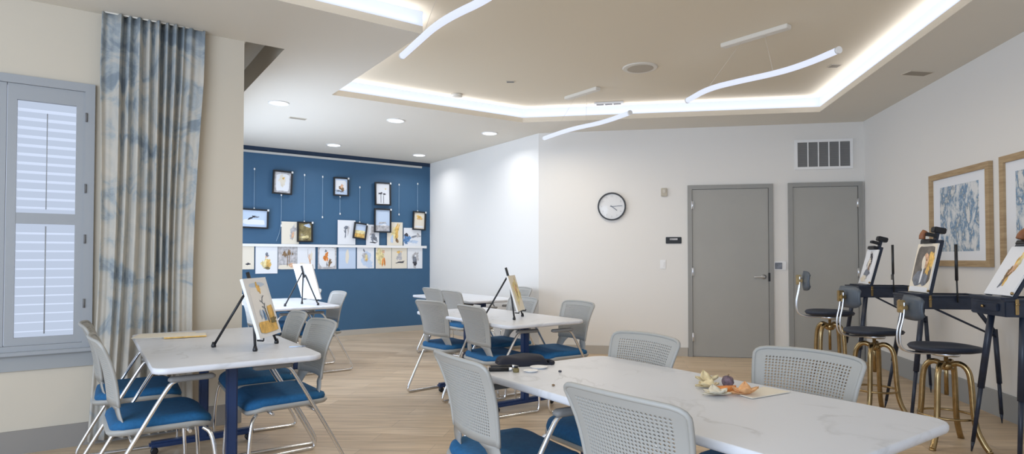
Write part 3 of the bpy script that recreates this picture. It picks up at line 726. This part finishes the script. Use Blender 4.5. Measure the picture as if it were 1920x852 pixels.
# nearest table
chair(1.45, 2.07, 1, -4, 'light grey chair at far left corner of nearest table, full back showing', 'near')
chair(1.50, 1.27, 1, 4, 'light grey chair closest to the camera at bottom centre', 'near')
chair(2.05, 2.13, -1, -2, 'light grey chair beyond nearest table, in front of the grey door', 'near')
chair(2.18, 1.35, -1, 2, 'light grey chair across nearest table, next to the brass stools', 'near')
# table by the curtain
chair(0.30, 3.63, 1, 2, 'chair at left side of curtain table, whole blue seat showing', 'left')
chair(0.26, 4.40, 1, -2, 'chair squeezed between the curtain and the table, nearest the window', 'left')
chair(0.95, 3.74, -1, 3, 'chair at right side of curtain table, nearest the camera', 'left')
chair(0.98, 4.40, -1, -2, 'chair behind the right side chair of the curtain table', 'left')
# middle table
chair(2.80, 4.22, 1, -3, 'middle table chair with beige back, right behind the big near chair', 'mid')
chair(2.80, 4.98, 1, 8, 'middle table chair with its back nearest the blue wall', 'mid')
chair(3.33, 4.10, -1, -4, 'middle table chair at right, nearest the black pouch', 'mid')
chair(3.27, 4.82, -1, 2, 'middle table chair at right, just behind the small easel', 'mid')
# alcove tables
chair(2.14, 6.88, -1, 2, 'alcove chair with arms in front of the blue wall', 'far')
chair(2.10, 7.62, -1, -2, 'alcove chair mostly hidden behind the blue legged easel', 'far')
chair(1.62, 6.85, 1, 2, 'alcove chair partly hidden behind the curtain wall end', 'far')
chair(3.80, 6.34, 1, 0, 'pale chair in front of the white side wall, nearer one', 'far')
chair(3.90, 7.04, 1, 3, 'pale chair in front of the white side wall, farther one', 'far')
chair(4.46, 6.50, -1, -2, 'chair whose grey back shows just right of the middle easel', 'far')

# ------------------------------------------------------------------ tables (local x = u, y = v, origin at centre on the floor)
def make_table():
    t = thing('cafe_table', 'x', 'table')
    bm = new_bm(); pad(bm, rrect(TW, TL, .07, 8), [(.018, .708), (.004, .712), (0, .720), (0, .731), (.004, .738), (.010, .740)])
    for f in bm.faces: f.smooth = len(f.verts) == 4
    obj('tabletop', bm, M['marble'], t)
    for sg in (-1, 1):
        yc = sg * (TL / 2 - .33)
        bm = new_bm(); box(bm, -.027, .027, yc - .03, yc + .03, .06, .69, bev=.008); obj('post', bm, M['navy'], t)
        bm = new_bm(); box(bm, -.26, .26, yc - .028, yc + .028, .692, .708, bev=.004); obj('top_bracket', bm, M['navy'], t)
        bm = new_bm(); box(bm, -.31, .31, yc - .032, yc + .032, .045, .085, bev=.012); ft = obj('foot', bm, M['navy'], t)
        for sx in (-1, 1):
            bm = new_bm(); lathe(bm, [(.014, -.014), (.022, -.012), (.022, .012), (.014, .014)], 16)
            bmesh.ops.transform(bm, matrix=Matrix.Translation((sx * .28, yc, .023)) @ Matrix.Rotation(PI / 2, 4, 'X'), verts=bm.verts)
            box(bm, sx * .28 - .008, sx * .28 + .008, yc - .02, yc + .02, .035, .05); obj('caster', bm, M['black'], ft)
    bm = new_bm(); box(bm, -.02, .02, -(TL / 2 - .33), (TL / 2 - .33), .655, .692, bev=.004); obj('rail', bm, M['navy'], t)
    return t
tb0 = make_table()
def table(u, v, rz, label, first=False):
    p = uv(u, v)
    if first: tb0.location = p; tb0.rotation_euler = (0, 0, A_B + R(rz)); tb0['label'] = label; tb0['group'] = 'marble topped tables'; return tb0
    return dup(tb0, p, A_B + R(rz), label, 'marble topped tables')
table(1.845, 1.57, 0, 'nearest white marble topped table, holding the black pouch', True)
table(0.65, 4.03, 0, 'white marble topped table beside the curtain')
table(3.015, 4.59, 0, 'middle white marble topped table with the small cream canvas')
table(1.875, 7.26, 0, 'white topped table in the alcove before the blue wall')
table(4.13, 7.00, 0, 'farthest white topped table beside the white side wall')

# ------------------------------------------------------------------ tabletop tripod easels: local +x is the viewing side, origin on the table top
TT = .7405
def tripod(loc, rz, label):
    t = thing('tabletop_easel', label, 'easel', loc, rz, 'small black tabletop easels')
    for sy in (-1, 1):
        bm = new_bm(); tube(bm, [(-.075, sy * .02, .33), (.0, sy * .15, .012)], .0075, 8, 0); lg = obj('leg', bm, M['black'], t)
        bm = new_bm(); lathe(bm, [(.012, 0), (.014, .008), (.008, .03)], 10, (0, sy * .152, 0)); obj('rubber_foot', bm, M['black'], lg)
        bm = new_bm(); tube(bm, [(.0, sy * .125, .055), (.035, sy * .125, .053)], .005, 6, 0); tube(bm, [(.035, sy * .125, .053), (.036, sy * .125, .068)], .004, 6, 0); obj('support_peg', bm, M['black'], t)
    bm = new_bm(); tube(bm, [(-.10, 0, .35), (-.30, 0, .012)], .0075, 8, 0); lg = obj('leg', bm, M['black'], t)
    bm = new_bm(); lathe(bm, [(.012, 0), (.014, .008), (.008, .03)], 10, (-.302, 0, 0)); obj('rubber_foot', bm, M['black'], lg)
    bm = new_bm(); tube(bm, [(-.075, 0, .30), (-.112, 0, .43)], .011, 8, 0); obj('mast', bm, M['black'], t)
    return t
def leaning(name, loc, rz, w, h, bg, blobs, label, cat, lean=16, x0=.012, z0=.062, group=None, th=.014):
    """painted board leaning back on an easel; painted face looks along local +x"""
    o = thing(name, label, cat, loc, rz, group)
    bm = new_bm(); painted(bm, w, h, bg, blobs, y=-.0175)
    f0 = len(bm.verts); box(bm, -w / 2, w / 2, -.016, -.016 + th, -h / 2, h / 2, MI['white'])
    # turn so the face (-y) looks to +x, then lean back
    Mx = Matrix.Translation((x0, 0, z0)) @ Matrix.Rotation(-R(lean), 4, 'Y') @ Matrix.Translation((0, 0, h / 2)) @ Matrix.Rotation(PI / 2, 4, 'Z')
    bmesh.ops.transform(bm, matrix=Mx, verts=bm.verts)
    obj('canvas_board', bm, AMATS, o, normals=False)
    return o
art_left = ('paper', [('bluepaper', 0, .38, .36, .04, 0, .08), ('white', 0, -.02, .40, .36, 0, .03), ('amber', 0, .33, .08, .10, 12), ('slate', .06, .14, .10, .012, 45), ('slate', 0, .08, .09, .01, -30), ('slate', .08, .02, .08, .01, 50), ('slate', .02, -.02, .07, .01, -20),
             ('amber', 0, -.34, .38, .10, 0, .05), ('amber', .26, -.16, .12, .17, 0, .05), ('bluewash', -.03, -.14, .035, .09, 8), ('ink', .06, -.16, .016, .12, 8, .05), ('bluepaper', -.14, -.12, .06, .07), ('olive', .26, -.25, .16, .05, 8)])
tl = (-1.41, 3.50, TT)
tripod(tl, R(0), 'small black tripod easel on the curtain table')
leaning('canvas', tl, R(0), .31, .345, *art_left, 'leaning watercolour print with amber and blue brush shapes', 'canvas', 17)
tf = (-2.23, 6.72, TT)
tripod(tf, R(52), 'small tripod easel on the alcove table, seen from behind')
leaning('canvas', tf, R(52), .36, .40, 'skin', [('orange', 0, -.2, .3, .2), ('brown', .1, .2, .2, .1)], 'pale backed canvas on alcove table, turned away from camera', 'canvas', 17)
tm = (0.055, 5.20, TT)
tripod(tm, R(-14), 'small black tripod easel on the middle table')
leaning('canvas', tm, R(-14), .25, .31, 'cream', [('yellow', 0, 0, .3, .34), ('skin', .08, .12, .12, .1), ('amber', -.05, .1, .02, .3, 20), ('brown', .05, -.05, .02, .12)], 'cream canvas standing on the middle table', 'canvas', 17)

# ------------------------------------------------------------------ floor standing box easels: local +x towards the wall, origin on the floor
def box_easel(loc, label, canvas, clabel, h0, lean, L, w, brown, seedz):
    rz = A_N
    t = thing('box_easel', label, 'easel', loc, rz, 'black box easels along the right wall')
    zt = h0 - .012
    bm = new_bm(); box(bm, -.09 + .05 * (seedz == 2), .44, -.175, .175, zt - .105, zt - .012, bev=.006); body = obj('paint_box', bm, M['easel'], t)
    bm = new_bm(); frame_rect_xy(bm, -.092 + .05 * (seedz == 2), .442, -.18, .18, .012, zt - .012, zt); obj('box_rim', bm, M['easel'], t)
    for x in (.02, .33):
        bm = new_bm(); box(bm, x - .009, x + .009, -.184, -.176, zt - .09, zt + .0, bev=.002); tube(bm, [(x - .012, -.186, zt - .03), (x + .012, -.186, zt - .03)], .005, 6, 0); obj('latch', bm, M['brass'], body)
    bm = new_bm(); dx_ = .05 * (seedz == 2); box(bm, -.104 + dx_, -.09 + dx_, -.12, .12, zt - .075, zt - .03, bev=.003); obj('drawer_front', bm, M['easel'], body)
    bm = new_bm(); lathe(bm, [(.005, 0), (.010, .012), (.006, .02)], 12); bmesh.ops.transform(bm, matrix=Matrix.Translation((-.104 + dx_, 0, zt - .052)) @ Matrix.Rotation(-PI / 2, 4, 'Y'), verts=bm.verts); obj('knob', bm, M['brass'], body)
    # ledge and leaning panel
    bm = new_bm(); box(bm, -.055, .02, -w / 2 - .03, w / 2 + .03, h0 - .016, h0 - .002, bev=.003); box(bm, -.03, .03, -.07, .07, h0 - .05, h0 - .014, bev=.006); obj('canvas_ledge', bm, M['easel'], t)
    Rt = Matrix.Translation((.022, 0, h0)) @ Matrix.Rotation(R(lean), 4, 'Y')
    bm = new_bm()
    for sy in (-1, 1): box(bm, .002, .026, sy * (w / 2 - .012) - .014, sy * (w / 2 - .012) + .014, -.03, L + .03, bev=.003)
    box(bm, .004, .024, -w / 2, w / 2, L * .10, L * .10 + .04); box(bm, .004, .024, -w / 2, w / 2, L - .01, L + .03)
    bmesh.ops.transform(bm, matrix=Rt, verts=bm.verts); obj('back_panel', bm, M['easel'], t)
    bm = new_bm(); box(bm, .026, .046, -.022, .022, -.02, L + .13, bev=.003); bmesh.ops.transform(bm, matrix=Rt, verts=bm.verts); ms = obj('mast', bm, M['easel'], t)
    bm = new_bm(); box(bm, -.035, .030, -.075, .075, L + .004, L + .034, bev=.004); box(bm, -.045, .030, -.03, .03, L + .06, L + .085, bev=.004); box(bm, .0, .085, -.034, .034, L + .095, L + .14, bev=.006)
    bmesh.ops.transform(bm, matrix=Rt, verts=bm.verts); obj('top_clamp', bm, M['black'], t)
    if brown:
        bm = new_bm(); tube(bm, [(-.05, .02, L + .03), (-.055, .02, L + .06), (-.04, .02, L + .095)], .022, 12, 1); bmesh.ops.transform(bm, matrix=Rt, verts=bm.verts); obj('clamp_knob', bm, mat('brown_wood', (.26, .10, .04), .45), t)
    # slotted upright stay
    bm = new_bm(); tube(bm, [(.20, -.19, zt - .05), (.195, -.19, h0 + .12)], .006, 8, 0); tube(bm, [(.195, -.19, h0 + .10), (.193, -.19, h0 + .37)], .011, 8, 0)
    obj('side_stay', bm, M['black'], t)
    bm = new_bm(); lathe(bm, [(.006, 0), (.010, .006), (.006, .012)], 12); bmesh.ops.transform(bm, matrix=Matrix.Translation((.01, -w / 2 - .012, h0 + .02)) @ Matrix.Rotation(PI / 2, 4, 'X'), verts=bm.verts); obj('wing_nut', bm, M['brass'], t)
    # legs
    zb = zt - .10
    lo_ = .09 if seedz == 2 else 0
    for sy, fx, fy in ((1, -.09 + lo_, .36 - lo_), (-1, -.17 + 2 * lo_, -.28 + lo_)):
        d = Vector((fx, fy, 0)) - Vector((-.02 + lo_, sy * .15, zb + .03)); a = Vector((-.02 + lo_, sy * .15, zb + .03))
        bm = new_bm()
        for r0, r1, f0_, f1_ in ((.020, .020, 0, .55), (.014, .012, .5, .93), (.012, .004, .93, 1.0)): tube(bm, [a + d * f0_, a + d * f1_], [r0, r1], 8, 0)
        obj('leg', bm, M['easel'], t)
    bm = new_bm(); tube(bm, [(.40, 0, zb + .02), (.545, -.01, .68)], .016, 8, 0); tube(bm, [(.54, -.01, .71), (.565, -.01, .30)], .018, 8, 0); tube(bm, [(.562, -.01, .33), (.575, -.01, .07)], .013, 8, 0); tube(bm, [(.575, -.01, .08), (.578, -.01, 0)], [.013, .003], 8, 0)
    obj('leg', bm, M['easel'], t)
    bm = new_bm(); tube(bm, [(.05, -.12, zb + .01), (.54, -.02, .655)], .008, 8, 0); obj('brace', bm, M['easel'], t)
    # the canvas stands on the ledge: a thing of its own; its face looks along local -x
    cv = thing('canvas', clabel, 'canvas', loc, rz)
    bm = new_bm(); painted(bm, w, L, canvas[0], canvas[1], y=-.010); box(bm, -w / 2, w / 2, -.0085, .0, -L / 2, L / 2, MI['white'])
    Mx = Rt @ Matrix.Translation((.0, 0, L / 2 + .001)) @ Matrix.Rotation(-PI / 2, 4, 'Z')
    bmesh.ops.transform(bm, matrix=Mx, verts=bm.verts); obj('canvas_board', bm, AMATS, cv, normals=False)
def frame_rect_xy(bm, x0, x1, y0, y1, w, z0, z1):
    box(bm, x0, x0 + w, y0, y1, z0, z1); box(bm, x1 - w, x1, y0, y1, z0, z1); box(bm, x0 + w, x1 - w, y0, y0 + w, z0, z1); box(bm, x0 + w, x1 - w, y1 - w, y1, z0, z1)
cv1 = ('paper', [('greypaper', .05, .05, .22, .36), ('ink', .08, .2, .16, .14), ('cream', .03, .12, .09, .12), ('slate', -.05, -.18, .2, .14), ('cream', -.2, -.35, .25, .08), ('brown', .1, -.02, .06, .1)])
cv2 = ('cream', [('taupe', 0, .06, .43, .40, 0, .03), ('amber', .27, .16, .12, .24, 0, .15), ('skin', .06, .14, .15, .17, 0, .08), ('cream', .0, .10, .09, .14, 10, .08), ('slate', -.12, -.22, .26, .15, 0, .08), ('slate', .2, -.24, .16, .12, 0, .08), ('paper', .02, -.16, .045, .17, -8, .08), ('brown', .13, .16, .025, .015, 0, .08), ('paper', 0, -.44, .47, .05, 0, .03)])
cv3 = ('paper', [('amber', .06, .08, .09, .30, -14), ('yellow', .10, .20, .06, .15, -14), ('brown', -.02, -.05, .07, .14, -14), ('skin', .04, .05, .05, .12, -14), ('slate', -.1, -.30, .03, .1, -20)])
box_easel((3.335, 5.80, 0), 'farthest black box easel, nearest the right door', cv1, 'canvas with a dark haired figure on the farthest box easel', 1.005, 15, .335, .26, False, 0)
box_easel((3.15, 4.75, 0), 'middle black box easel, in front of the framed abstract print', cv2, 'portrait canvas of an old pale bearded man on middle easel', .985, 12, .385, .31, True, 1)
box_easel((2.93, 3.70, 0), 'nearest black box easel, cut off by the right edge', cv3, 'white canvas with a single brown feather shape on it', 1.025, 29, .335, .27, True, 2)

# ------------------------------------------------------------------ brass stools, local +x forward
def make_stool():
    t = thing('swivel_stool', 'x', 'stool')
    h = .66
    bm = new_bm()
    ol = []
    for k in range(40):
        a = 2 * PI * k / 40; ca, sa = math.cos(a), math.sin(a)
        x = math.copysign(abs(ca) ** .8, ca) * .215; y = math.copysign(abs(sa) ** .85, sa) * (.185 + .02 * (-ca))
        ol.append((x, y))
    pad(bm, ol, [(.06, h - .042), (.012, h - .030), (0, h - .012), (.012, h), (.06, h - .002), (.12, h - .010)])
    for v in bm.verts: v.co.z += .25 * v.co.y ** 2 - .2 * max(0, v.co.x - .1) ** 2
    obj('seat', bm, M['seatdark'], t)
    bm = new_bm(); lathe(bm, [(.075, h - .066), (.08, h - .058), (.08, h - .040)], 24); obj('seat_plate', bm, M['steel'], t)
    bm = new_bm(); lathe(bm, [(.013, .33), (.013, h - .06)], 14); lathe(bm, [(.03, .50), (.045, .515), (.045, .54), (.03, .555)], 20); obj('screw_column', bm, M['brass'], t)
    for k in range(4):
        a = PI / 4 + k * PI / 2; c_, s_ = math.cos(a), math.sin(a)
        bm = new_bm(); pr = [(.025, .535), (.075, .555), (.125, .52), (.142, .44), (.150, .26), (.165, .13), (.215, .03), (.235, .008)]
        tube(bm, [(r * c_, r * s_, z) for r, z in pr], .0185, 12, 2); lg = obj('leg', bm, M['brass'], t)
        bm = new_bm(); lathe(bm, [(.020, 0), (.020, .008), (.010, .016)], 14, (.235 * c_, .235 * s_, 0)); obj('foot_cap', bm, M['brass'], lg)
    bm = new_bm(); tube(bm, [(.162 * math.cos(2 * PI * k / 36), .162 * math.sin(2 * PI * k / 36), .20) for k in range(36)], .008, 8, 0, closed=True); obj('foot_ring', bm, M['brass'], t)
    bm = new_bm()
    for sy in (-.022, .022): tube(bm, [(-.06, sy, h - .05), (-.20, sy, h - .052), (-.285, sy, h - .03), (-.295, sy, h + .08), (-.262, sy, h + .20), (-.262, sy, h + .29)], .0068, 8, 3)
    obj('back_rod', bm, M['steel'], t)
    bm = new_bm(); box(bm, -.282, -.238, -.030, .030, h + .238, h + .272, bev=.006); box(bm, -.295, -.25, -.015, .015, h + .22, h + .305, bev=.004); obj('bracket', bm, M['brass'], t)
    bm = new_bm(); n = 12; gg = []
    zc = h + .255
    for i in range(n + 1):
        y = -.15 + .30 * i / n; hh = .084 * (1 - .38 * (abs(y) / .15) ** 6); xx = -.235 - .0 + .0 + (-.9) * 0 - .9 * 0 + .035 * 0 - 1.1 * (-(y * y))
        gg.append([bm.verts.new((xx + .012 * q * q, y, zc + hh * q)) for q in (-1, -.6, 0, .6, 1)])
    for i in range(n):
        for k in range(4): bm.faces.new((gg[i][k], gg[i + 1][k], gg[i + 1][k + 1], gg[i][k + 1])).smooth = True
    bo = obj('backrest', bm, M['platedk'], t); bo.modifiers.new('thick', 'SOLIDIFY').thickness = .012
    return t
st = make_stool()
st.location = (2.93, 4.12, 0); st.rotation_euler = (0, 0, A_N + R(0)); st['label'] = 'nearest brass legged stool with dark seat, at the nearest easel'; st['group'] = 'brass stools in front of the box easels'
s2 = dup(st, (2.905, 4.89, 0), A_N + R(12), 'middle brass legged stool with dark seat', None)
s3 = dup(st, (3.05, 5.85, 0), A_N + R(-6), 'farthest brass legged stool, in front of right grey door', None)
s3.scale = (1.0, 1.0, 1.13); s2.scale = (1.0, 1.0, 1.03)

# ------------------------------------------------------------------ items on the tables
# soft black pouch
bm = new_bm()
nu, nv = 28, 16
gu = [[None] * (nv + 1) for _ in range(nu + 1)]
for i in range(nu + 1):
    for k in range(nv + 1):
        a = -1 + 2 * i / nu; b = -1 + 2 * k / nv
        x = a * .122 * (1 + .03 * math.sin(4 * b)); y = b * (.085 + .012 * math.sin(3 * a + 1)) + .015 * math.sin(2.2 * a)
        e = max(0, (1 - abs(a) ** 8)) * max(0, (1 - abs(b) ** 4))
        z = .006 + .034 * e ** .6 + .003 * math.sin(5 * a + 2 * b) * e
        gu[i][k] = bm.verts.new((x, y, z))
for i in range(nu):
    for k in range(nv): bm.faces.new((gu[i][k], gu[i + 1][k], gu[i + 1][k + 1], gu[i][k + 1])).smooth = True
r = bmesh.ops.extrude_face_region(bm, geom=list(bm.faces)); 
for v in [q for q in r['geom'] if isinstance(q, bmesh.types.BMVert)]: pass
for v in bm.verts: pass
for row in gu:
    for v in row: v.co.z = .001
pc = thing('zip_pouch', 'soft black zip pouch lying on far end of nearest table', 'pouch', (.045, 2.965, TT), R(8))
clothb = mat('black_cloth', (.012, .014, .026), .8, bump=.3, bscale=300)
obj('pouch_body', bm, clothb, pc)
bm = new_bm(); tube(bm, [(-.12, -.03, .018), (-.05, -.075, .022), (.06, -.075, .022), (.12, -.04, .018)], .004, 6, 2); obj('zipper', bm, M['black'], pc)
bm = new_bm(); tube(bm, [(.11, -.01, .012), (.14, -.02, .010), (.150, -.05, .008), (.13, -.065, .006)], .010, 8, 2); obj('strap', bm, clothb, pc)
def pen(x, y, rz, L, label, m='black', r=.006):
    t = thing('marker_pen', label, 'pen', (x, y, TT), R(rz), 'pens beside the pouch')
    bm = new_bm(); tube(bm, [(-L / 2, 0, r), (L / 2 - .03, 0, r)], r, 10, 0); obj('barrel', bm, M[m], t)
    bm = new_bm(); tube(bm, [(L / 2 - .03, 0, r), (L / 2, 0, r * .8)], [r * 1.05, r * .5], 10, 0); obj('tip', bm, M['steel'], t)
pen(-.035, 2.83, 12, .13, 'black marker pen behind, close to the pouch', r=.008)
pen(-.045, 2.755, 6, .12, 'black marker pen in front, nearest the table edge', r=.009)
t = thing('ink_bottle', 'tiny dark bottle beside the marker pens', 'bottle', (.018, 2.735, TT))
bm = new_bm(); lathe(bm, [(.013, 0), (.014, .004), (.014, .014), (.008, .02)], 16); obj('bottle_body', bm, M['olive'], t); bm = new_bm(); lathe(bm, [(.009, .02), (.009, .028)], 16); obj('cap', bm, M['black'], t)
for x, y, r_, lab in ((.125, 2.835, .042, 'shallow white palette dish touching the pouch'), (.085, 2.745, .034, 'smaller white palette dish in front of the other dish')):
    bm = new_bm(); lathe(bm, [(r_ * .7, 0), (r_, .007), (r_ * .95, .008), (r_ * .66, .003), (.004, .0025)], 28); o = obj('palette_dish', bm, M['white'], loc=(x, y, TT)); tag(o, lab, 'dish', 'white palette dishes')
for x, y, s_, key, lab in ((.215, 2.735, .008, 'ink', 'tiny dark crumb near the middle of the table end'), (.165, 2.44, .007, 'brown', 'tiny brown crumb left of the closest chair back')):
    bm = new_bm(); bmesh.ops.create_icosphere(bm, subdivisions=2, radius=s_)
    for v in bm.verts: v.co *= random.uniform(.8, 1.1); v.co.z = v.co.z * .6 + s_ * .5
    o = obj('crumb', bm, M[key], loc=(x, y, TT)); tag(o, lab, 'crumb')
# dried flower cluster
def crumple(name, x, y, rx, ry, h, m, label, cat, rz=0, petals=6):
    t = thing(name, label, cat, (x, y, TT), R(rz), 'dried pieces scattered on the nearest table')
    for j in range(petals):
        bm = new_bm(); a0 = 2 * PI * j / petals + random.uniform(-.2, .2); n = 6; g = []
        for i in range(n + 1):
            f = i / n; row = []
            for k in range(5):
                q = -1 + k / 2
                wd = .45 * math.sin(PI * min(1, .15 + f * .85)) * (rx + ry) / 2
                px = f * rx * .95; py = q * wd; pz = .002 + h * (f ** 1.5) * (.55 + .45 * math.sin(j * 1.7)) + abs(q) * h * .25 + random.uniform(0, .0015)
                X = px * math.cos(a0) - py * math.sin(a0); Y = (px * math.sin(a0) + py * math.cos(a0)) * ry / rx
                row.append(bm.verts.new((X, Y, pz)))
            g.append(row)
        for i in range(n):
            for k in range(4): bm.faces.new((g[i][k], g[i + 1][k], g[i + 1][k + 1], g[i][k + 1])).smooth = True
        p_ = obj('petal', bm, m, t); p_.modifiers.new('thick', 'SOLIDIFY').thickness = .0012
    return t
pet = mat('dried_petal', (.72, .60, .36), .7, noise=.2, nscale=40); petc = mat('pale_petal', (.76, .70, .56), .7, noise=.12, nscale=40); peto = mat('orange_petal', (.74, .40, .18), .7, noise=.2, nscale=30)
crumple('dried_petals', .765, 2.395, .048, .05, .026, pet, 'curled yellow petals at left of the dried cluster', 'petals')
crumple('dried_petals', .80, 2.49, .058, .05, .036, pet, 'pale amber petals behind the dried cluster', 'petals', 20, 5)
crumple('dried_petals', .76, 2.27, .066, .052, .024, petc, 'cream coloured petals in front of the orange slice', 'petals', 40, 7)
crumple('dried_petals', .865, 2.27, .058, .05, .034, peto, 'orange petals at right of the cluster beside the paper', 'petals', 10, 6)
t = thing('dried_pod', 'round purplish brown seed pod on the dried cluster', 'pod', (.855, 2.42, TT))
bm = new_bm(); bmesh.ops.create_icosphere(bm, subdivisions=3, radius=.023)
for v in bm.verts:
    d = v.co.normalized(); v.co = d * .023 * (1 + .10 * math.sin(9 * math.atan2(d.y, d.x) + 6 * d.z)); v.co.z += .022
for f in bm.faces: f.smooth = True
obj('pod_body', bm, M['cone'], t); bm = new_bm(); tube(bm, [(0, 0, .042), (.004, 0, .05)], .003, 6, 0); obj('stem', bm, M['brown'], t)
bm = new_bm(); n = 20; a_ = []
for k in range(n + 1):
    an = PI * k / n; a_.append((.05 * math.cos(an), .03 * math.sin(an)))
prism(bm, a_, .004, .022); o = obj('orange_slice', bm, M['orange'], loc=(.81, 2.34, TT), rz=R(190)); tag(o, 'half round dried orange slice among the petals', 'fruit slice')
bm = new_bm(); prism(bm, [(-.10, -.02), (-.075, -.075), (.11, .03), (.045, .12)], .0015, .005); o = obj('folded_paper', bm, M['cream'], loc=(.945, 2.285, TT), rz=R(0)); tag(o, 'pale cream folded paper right of the dried cluster', 'paper')
# curtain table papers
t = uv(.43, 4.42); bm = new_bm(); box(bm, -.17, .17, -.12, .12, 0, .002); o = obj('paper_sheet', bm, M['cream'], loc=(-2.30, 4.04, TT), rz=R(20)); tag(o, 'thin cream sheet lying at far end of curtain table', 'paper')
t = thing('sketch_pad', 'orange edged pad on far end of the curtain table', 'pad', (-2.12, 3.96, TT + .0025), R(28))
bm = new_bm(); box(bm, -.12, .12, -.07, .07, 0, .008, bev=.001); obj('cover', bm, M['amber'], t); bm = new_bm(); box(bm, -.122, .118, -.066, .074, .0085, .0105); obj('page', bm, M['cream'], t)
t = thing('paint_brush', 'small blue grey brush near right corner of curtain table', 'brush', (-1.225, 3.50, TT), R(28))
bm = new_bm(); tube(bm, [(-.05, 0, .005), (.02, 0, .005)], .0035, 8, 0); obj('handle', bm, M['bluepaper'], t); bm = new_bm(); tube(bm, [(.02, 0, .005), (.045, 0, .004)], [.005, .002], 8, 0); obj('bristles', bm, M['slate'], t)

# ------------------------------------------------------------------ light
w = bpy.data.worlds.new('daylight'); scene.world = w; w.use_nodes = True
bg = w.node_tree.nodes['Background']; bg.inputs['Color'].default_value = (0.66, 0.76, 0.95, 1); bg.inputs['Strength'].default_value = 1.0
def area(name, loc, rot, sx, sy, e, col, spread=180):
    l = bpy.data.lights.new(name, 'AREA'); l.shape = 'RECTANGLE'; l.size = sx; l.size_y = sy; l.energy = e; l.color = col; l.spread = R(spread)
    o = bpy.data.objects.new(name, l); COL.objects.link(o); o.location = loc; o.rotation_euler = rot; return o
# cove lamps lying on the tray lip and shining up
for i, (a, b) in enumerate(zip(tray, tray[1:] + tray[:1])):
    if i in (3, 4): continue
    d = b - a; inward = Vector((d.y, -d.x, 0)).normalized(); m_ = (a + b) / 2 + inward * .035
    area('cove_lamp', (m_.x, m_.y, CE + .066), (PI, 0, math.atan2(d.y, d.x)), d.length * .98, .03, 1.25 * d.length, (.90, .92, 1.0))
for x, y, L, rz in ((-.3, 3.7, 1.5, 60), (.8, 6.9, 1.5, 60), (2.0, 5.0, 1.5, 60)):
    area('pendant_lamp', (x, y, 2.70), (0, 0, R(-rz)), L, .04, 11, (1.0, .88, .72))
# cool fill lamps added unseen, one in the alcove, one behind the camera
area('alcove_fill_light', Wp + E1 * 2.3 + E2 * .12 + Vector((0, 0, 1.5)), (R(90), 0, A_B - PI / 2), 3.2, 1.7, 88, (.66, .79, 1.0))
area('rear_fill_light', (-2.6, -1.3, 1.7), (R(82), 0, R(-20)), 4.0, 2.2, 195, (.68, .81, 1.0))
#area('window_daylight', (Wp + E2 * -1.4 + E1 * .35 + Vector((0, 0, 1.6))), (R(90), 0, A_B + PI), .9, 1.6, 30, (.85, .92, 1.0))

# ------------------------------------------------------------------ camera
cam = bpy.data.cameras.new('camera'); co = bpy.data.objects.new('camera', cam); COL.objects.link(co); scene.camera = co
cam.sensor_width = 36; cam.lens = 1140 / 1920 * 36; cam.shift_y = 35.1 / 1920
co.location = (0, 0, 1.25); co.rotation_euler = (R(91.2), 0, 0)
cam.clip_start = .05
scene.view_settings.view_transform = 'Standard'
scene.view_settings.exposure = 0.0
scene.cycles.max_bounces = 8
scene.cycles.diffuse_bounces = 5
